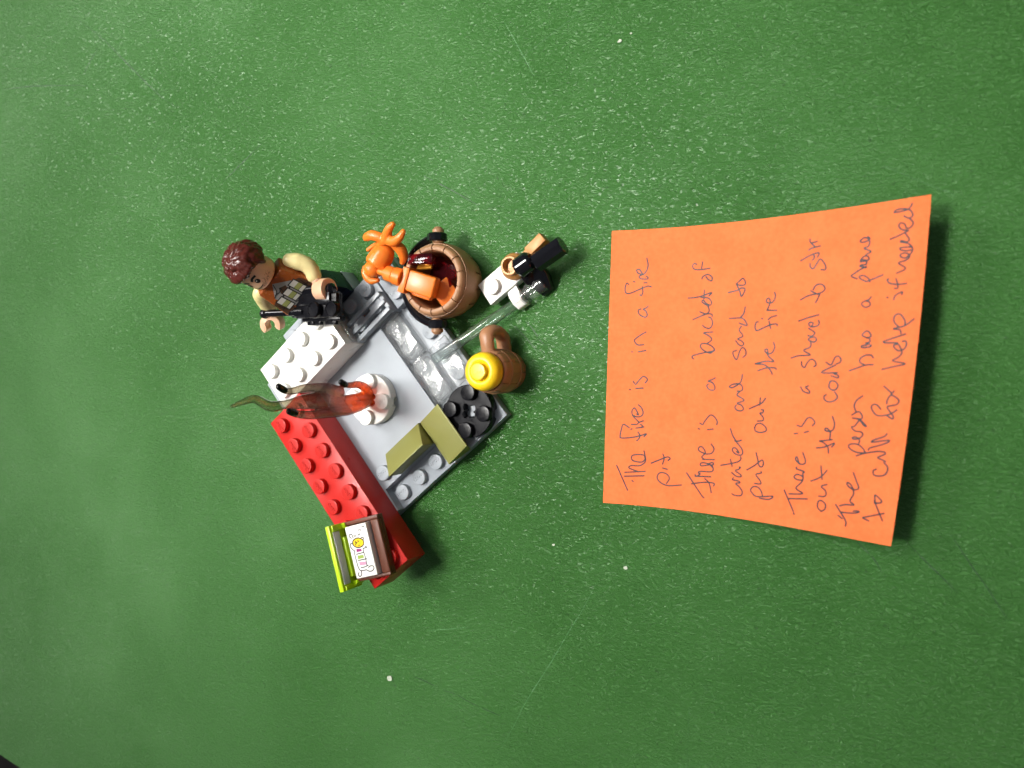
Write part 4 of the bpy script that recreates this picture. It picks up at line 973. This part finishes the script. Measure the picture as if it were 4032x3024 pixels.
for k in range(9):                                           # fringe
    t = -.85 + k * .22
    add_tube(bm, [HD @ Vector((4.6 * math.sin(t), -4.4 * math.cos(t), 9.6)), HD @ Vector((5.5 * math.sin(t + .06), -5.5 * math.cos(t + .06), 8.4)), HD @ Vector((5.3 * math.sin(t + .15), -5.35 * math.cos(t + .15), 7.6 + .4 * math.sin(k * 2.1)))], [1.2, 1.0, .4], 8)
part('hair', fused(bm, .24, 1), HAIRM, fig, 80)

bpy.context.view_layer.update()
FINV = (Matrix.Translation(FO) @ Matrix.Rotation(ALPHA, 4, 'Z')).inverted()
def fw(*p): return [FINV @ Vector(q) for q in p]
ARMS = (((-60.2, 37.6, 28.4), (-57.8, 37.3, 27.0), (-55.6, 36.3, 25.4), (-54.6, 34.5, 24.3), (-54.4, 32.9, 23.7)),
        ((-71.4, 29.0, 28.0), (-73.4, 28.3, 26.0), (-74.8, 26.8, 23.4), (-75.4, 25.0, 21.0), (-75.6, 23.6, 19.8)))
HANDS = (((-54.4, 33.4, 23.8), (-53.4, 31.2, 23.4), (-51.6, 29.0, 22.4), (1, .0, .12)),
         ((-75.5, 24.2, 20.0), (-75.8, 22.6, 19.3), (-75.4, 19.6, 19.0), (.35, -.25, 1)))
for pts, hd in zip(ARMS, HANDS):
    bm = bmesh.new()
    add_tube(bm, fw(*pts), [2.2, 2.6, 2.45, 2.35, 2.3], 20, 6, round_caps=True)
    arm = part('arm', fused(bm, .3, 3), SLEEVE, fig, 80)
    bm = bmesh.new()
    a, b, c, ax = [Vector(v) for v in hd]
    add_bar(bm, FINV @ a, FINV @ b, 1.6, 16, .2)
    az = ax.normalized(); d = (c - b); d = (d - az * d.dot(az)).normalized(); e = az.cross(d)
    Mh = FINV @ Matrix.Translation(c) @ Matrix((d, e, az)).transposed().to_4x4()
    pr = []
    for k in range(21):
        t = R_(48) + R_(264) * k / 20; pr.append((3.4 * math.cos(t), 3.4 * math.sin(t)))
    for k in range(21):
        t = R_(48) + R_(264) * (20 - k) / 20; pr.append((1.9 * math.cos(t), 1.9 * math.sin(t)))
    add_prism(bm, pr, -2.1, 2.1, .25, Mh, 2)
    part('hand', bm, SKIN, arm, 40)

# ---------------------------------------------------------------- the radio
RO = Vector((-54, 24, 17.5))
ra = thing('radio', 'black toy radio with a ball-tipped antenna, in front of the figure over the white brick', 'toy radio', RO)
def rw(p): return Vector(p) - RO
bm = bmesh.new()
add_box(bm, -62.2 + 54, -46.6 + 54, 20.6 - 24, 27.8 - 24, 2.6, 5.6, .25)
add_box(bm, -60.6 + 54, -48.6 + 54, 24.4 - 24, 28.6 - 24, .8, 6.4, .25)
add_box(bm, -61.6 + 54, -46.9 + 54, 19.6 - 24, 21.4 - 24, 1.0, 3.6, .2)
for x0, x1 in ((-60.6, -58.2), (-57.8, -55.4), (-53.6, -49.6)): add_box(bm, x0 + 54, x1 + 54, -5.4, -3.2, .9, 2.4, .15)
part('body', bm, SATIN, ra)
for x in (-54.2, -47.4):
    bm = bmesh.new(); add_lathe(bm, [(2.5, 0), (2.5, 1.5), (2.35, 1.75), (2.05, 1.75), (1.95, 1.5), (0, 1.45)], 28, Matrix.Translation((x + 54, 22.9 - 24, 5.5)) @ Matrix.Rotation(R_(-8), 4, 'Y'), cap=False); part('stud', bm, SATIN, ra)
bm = bmesh.new(); add_bar(bm, rw((-61.4, 29.1, 22.4)), rw((-48.0, 28.9, 22.2)), 1.95, 22, .8); part('grip', bm, BLACK, ra)
bm = bmesh.new()
add_bar(bm, rw((-75.6, 22.7, 22.0)), rw((-60.6, 22.6, 22.0)), 1.15, 16, .1); add_bar(bm, rw((-63.2, 22.6, 22.0)), rw((-59.5, 22.6, 22.0)), 1.6, 18, .3)
add_ball(bm, rw((-75.8, 22.7, 22.0)), 1.65, 18); part('antenna', bm, BLACK, ra)
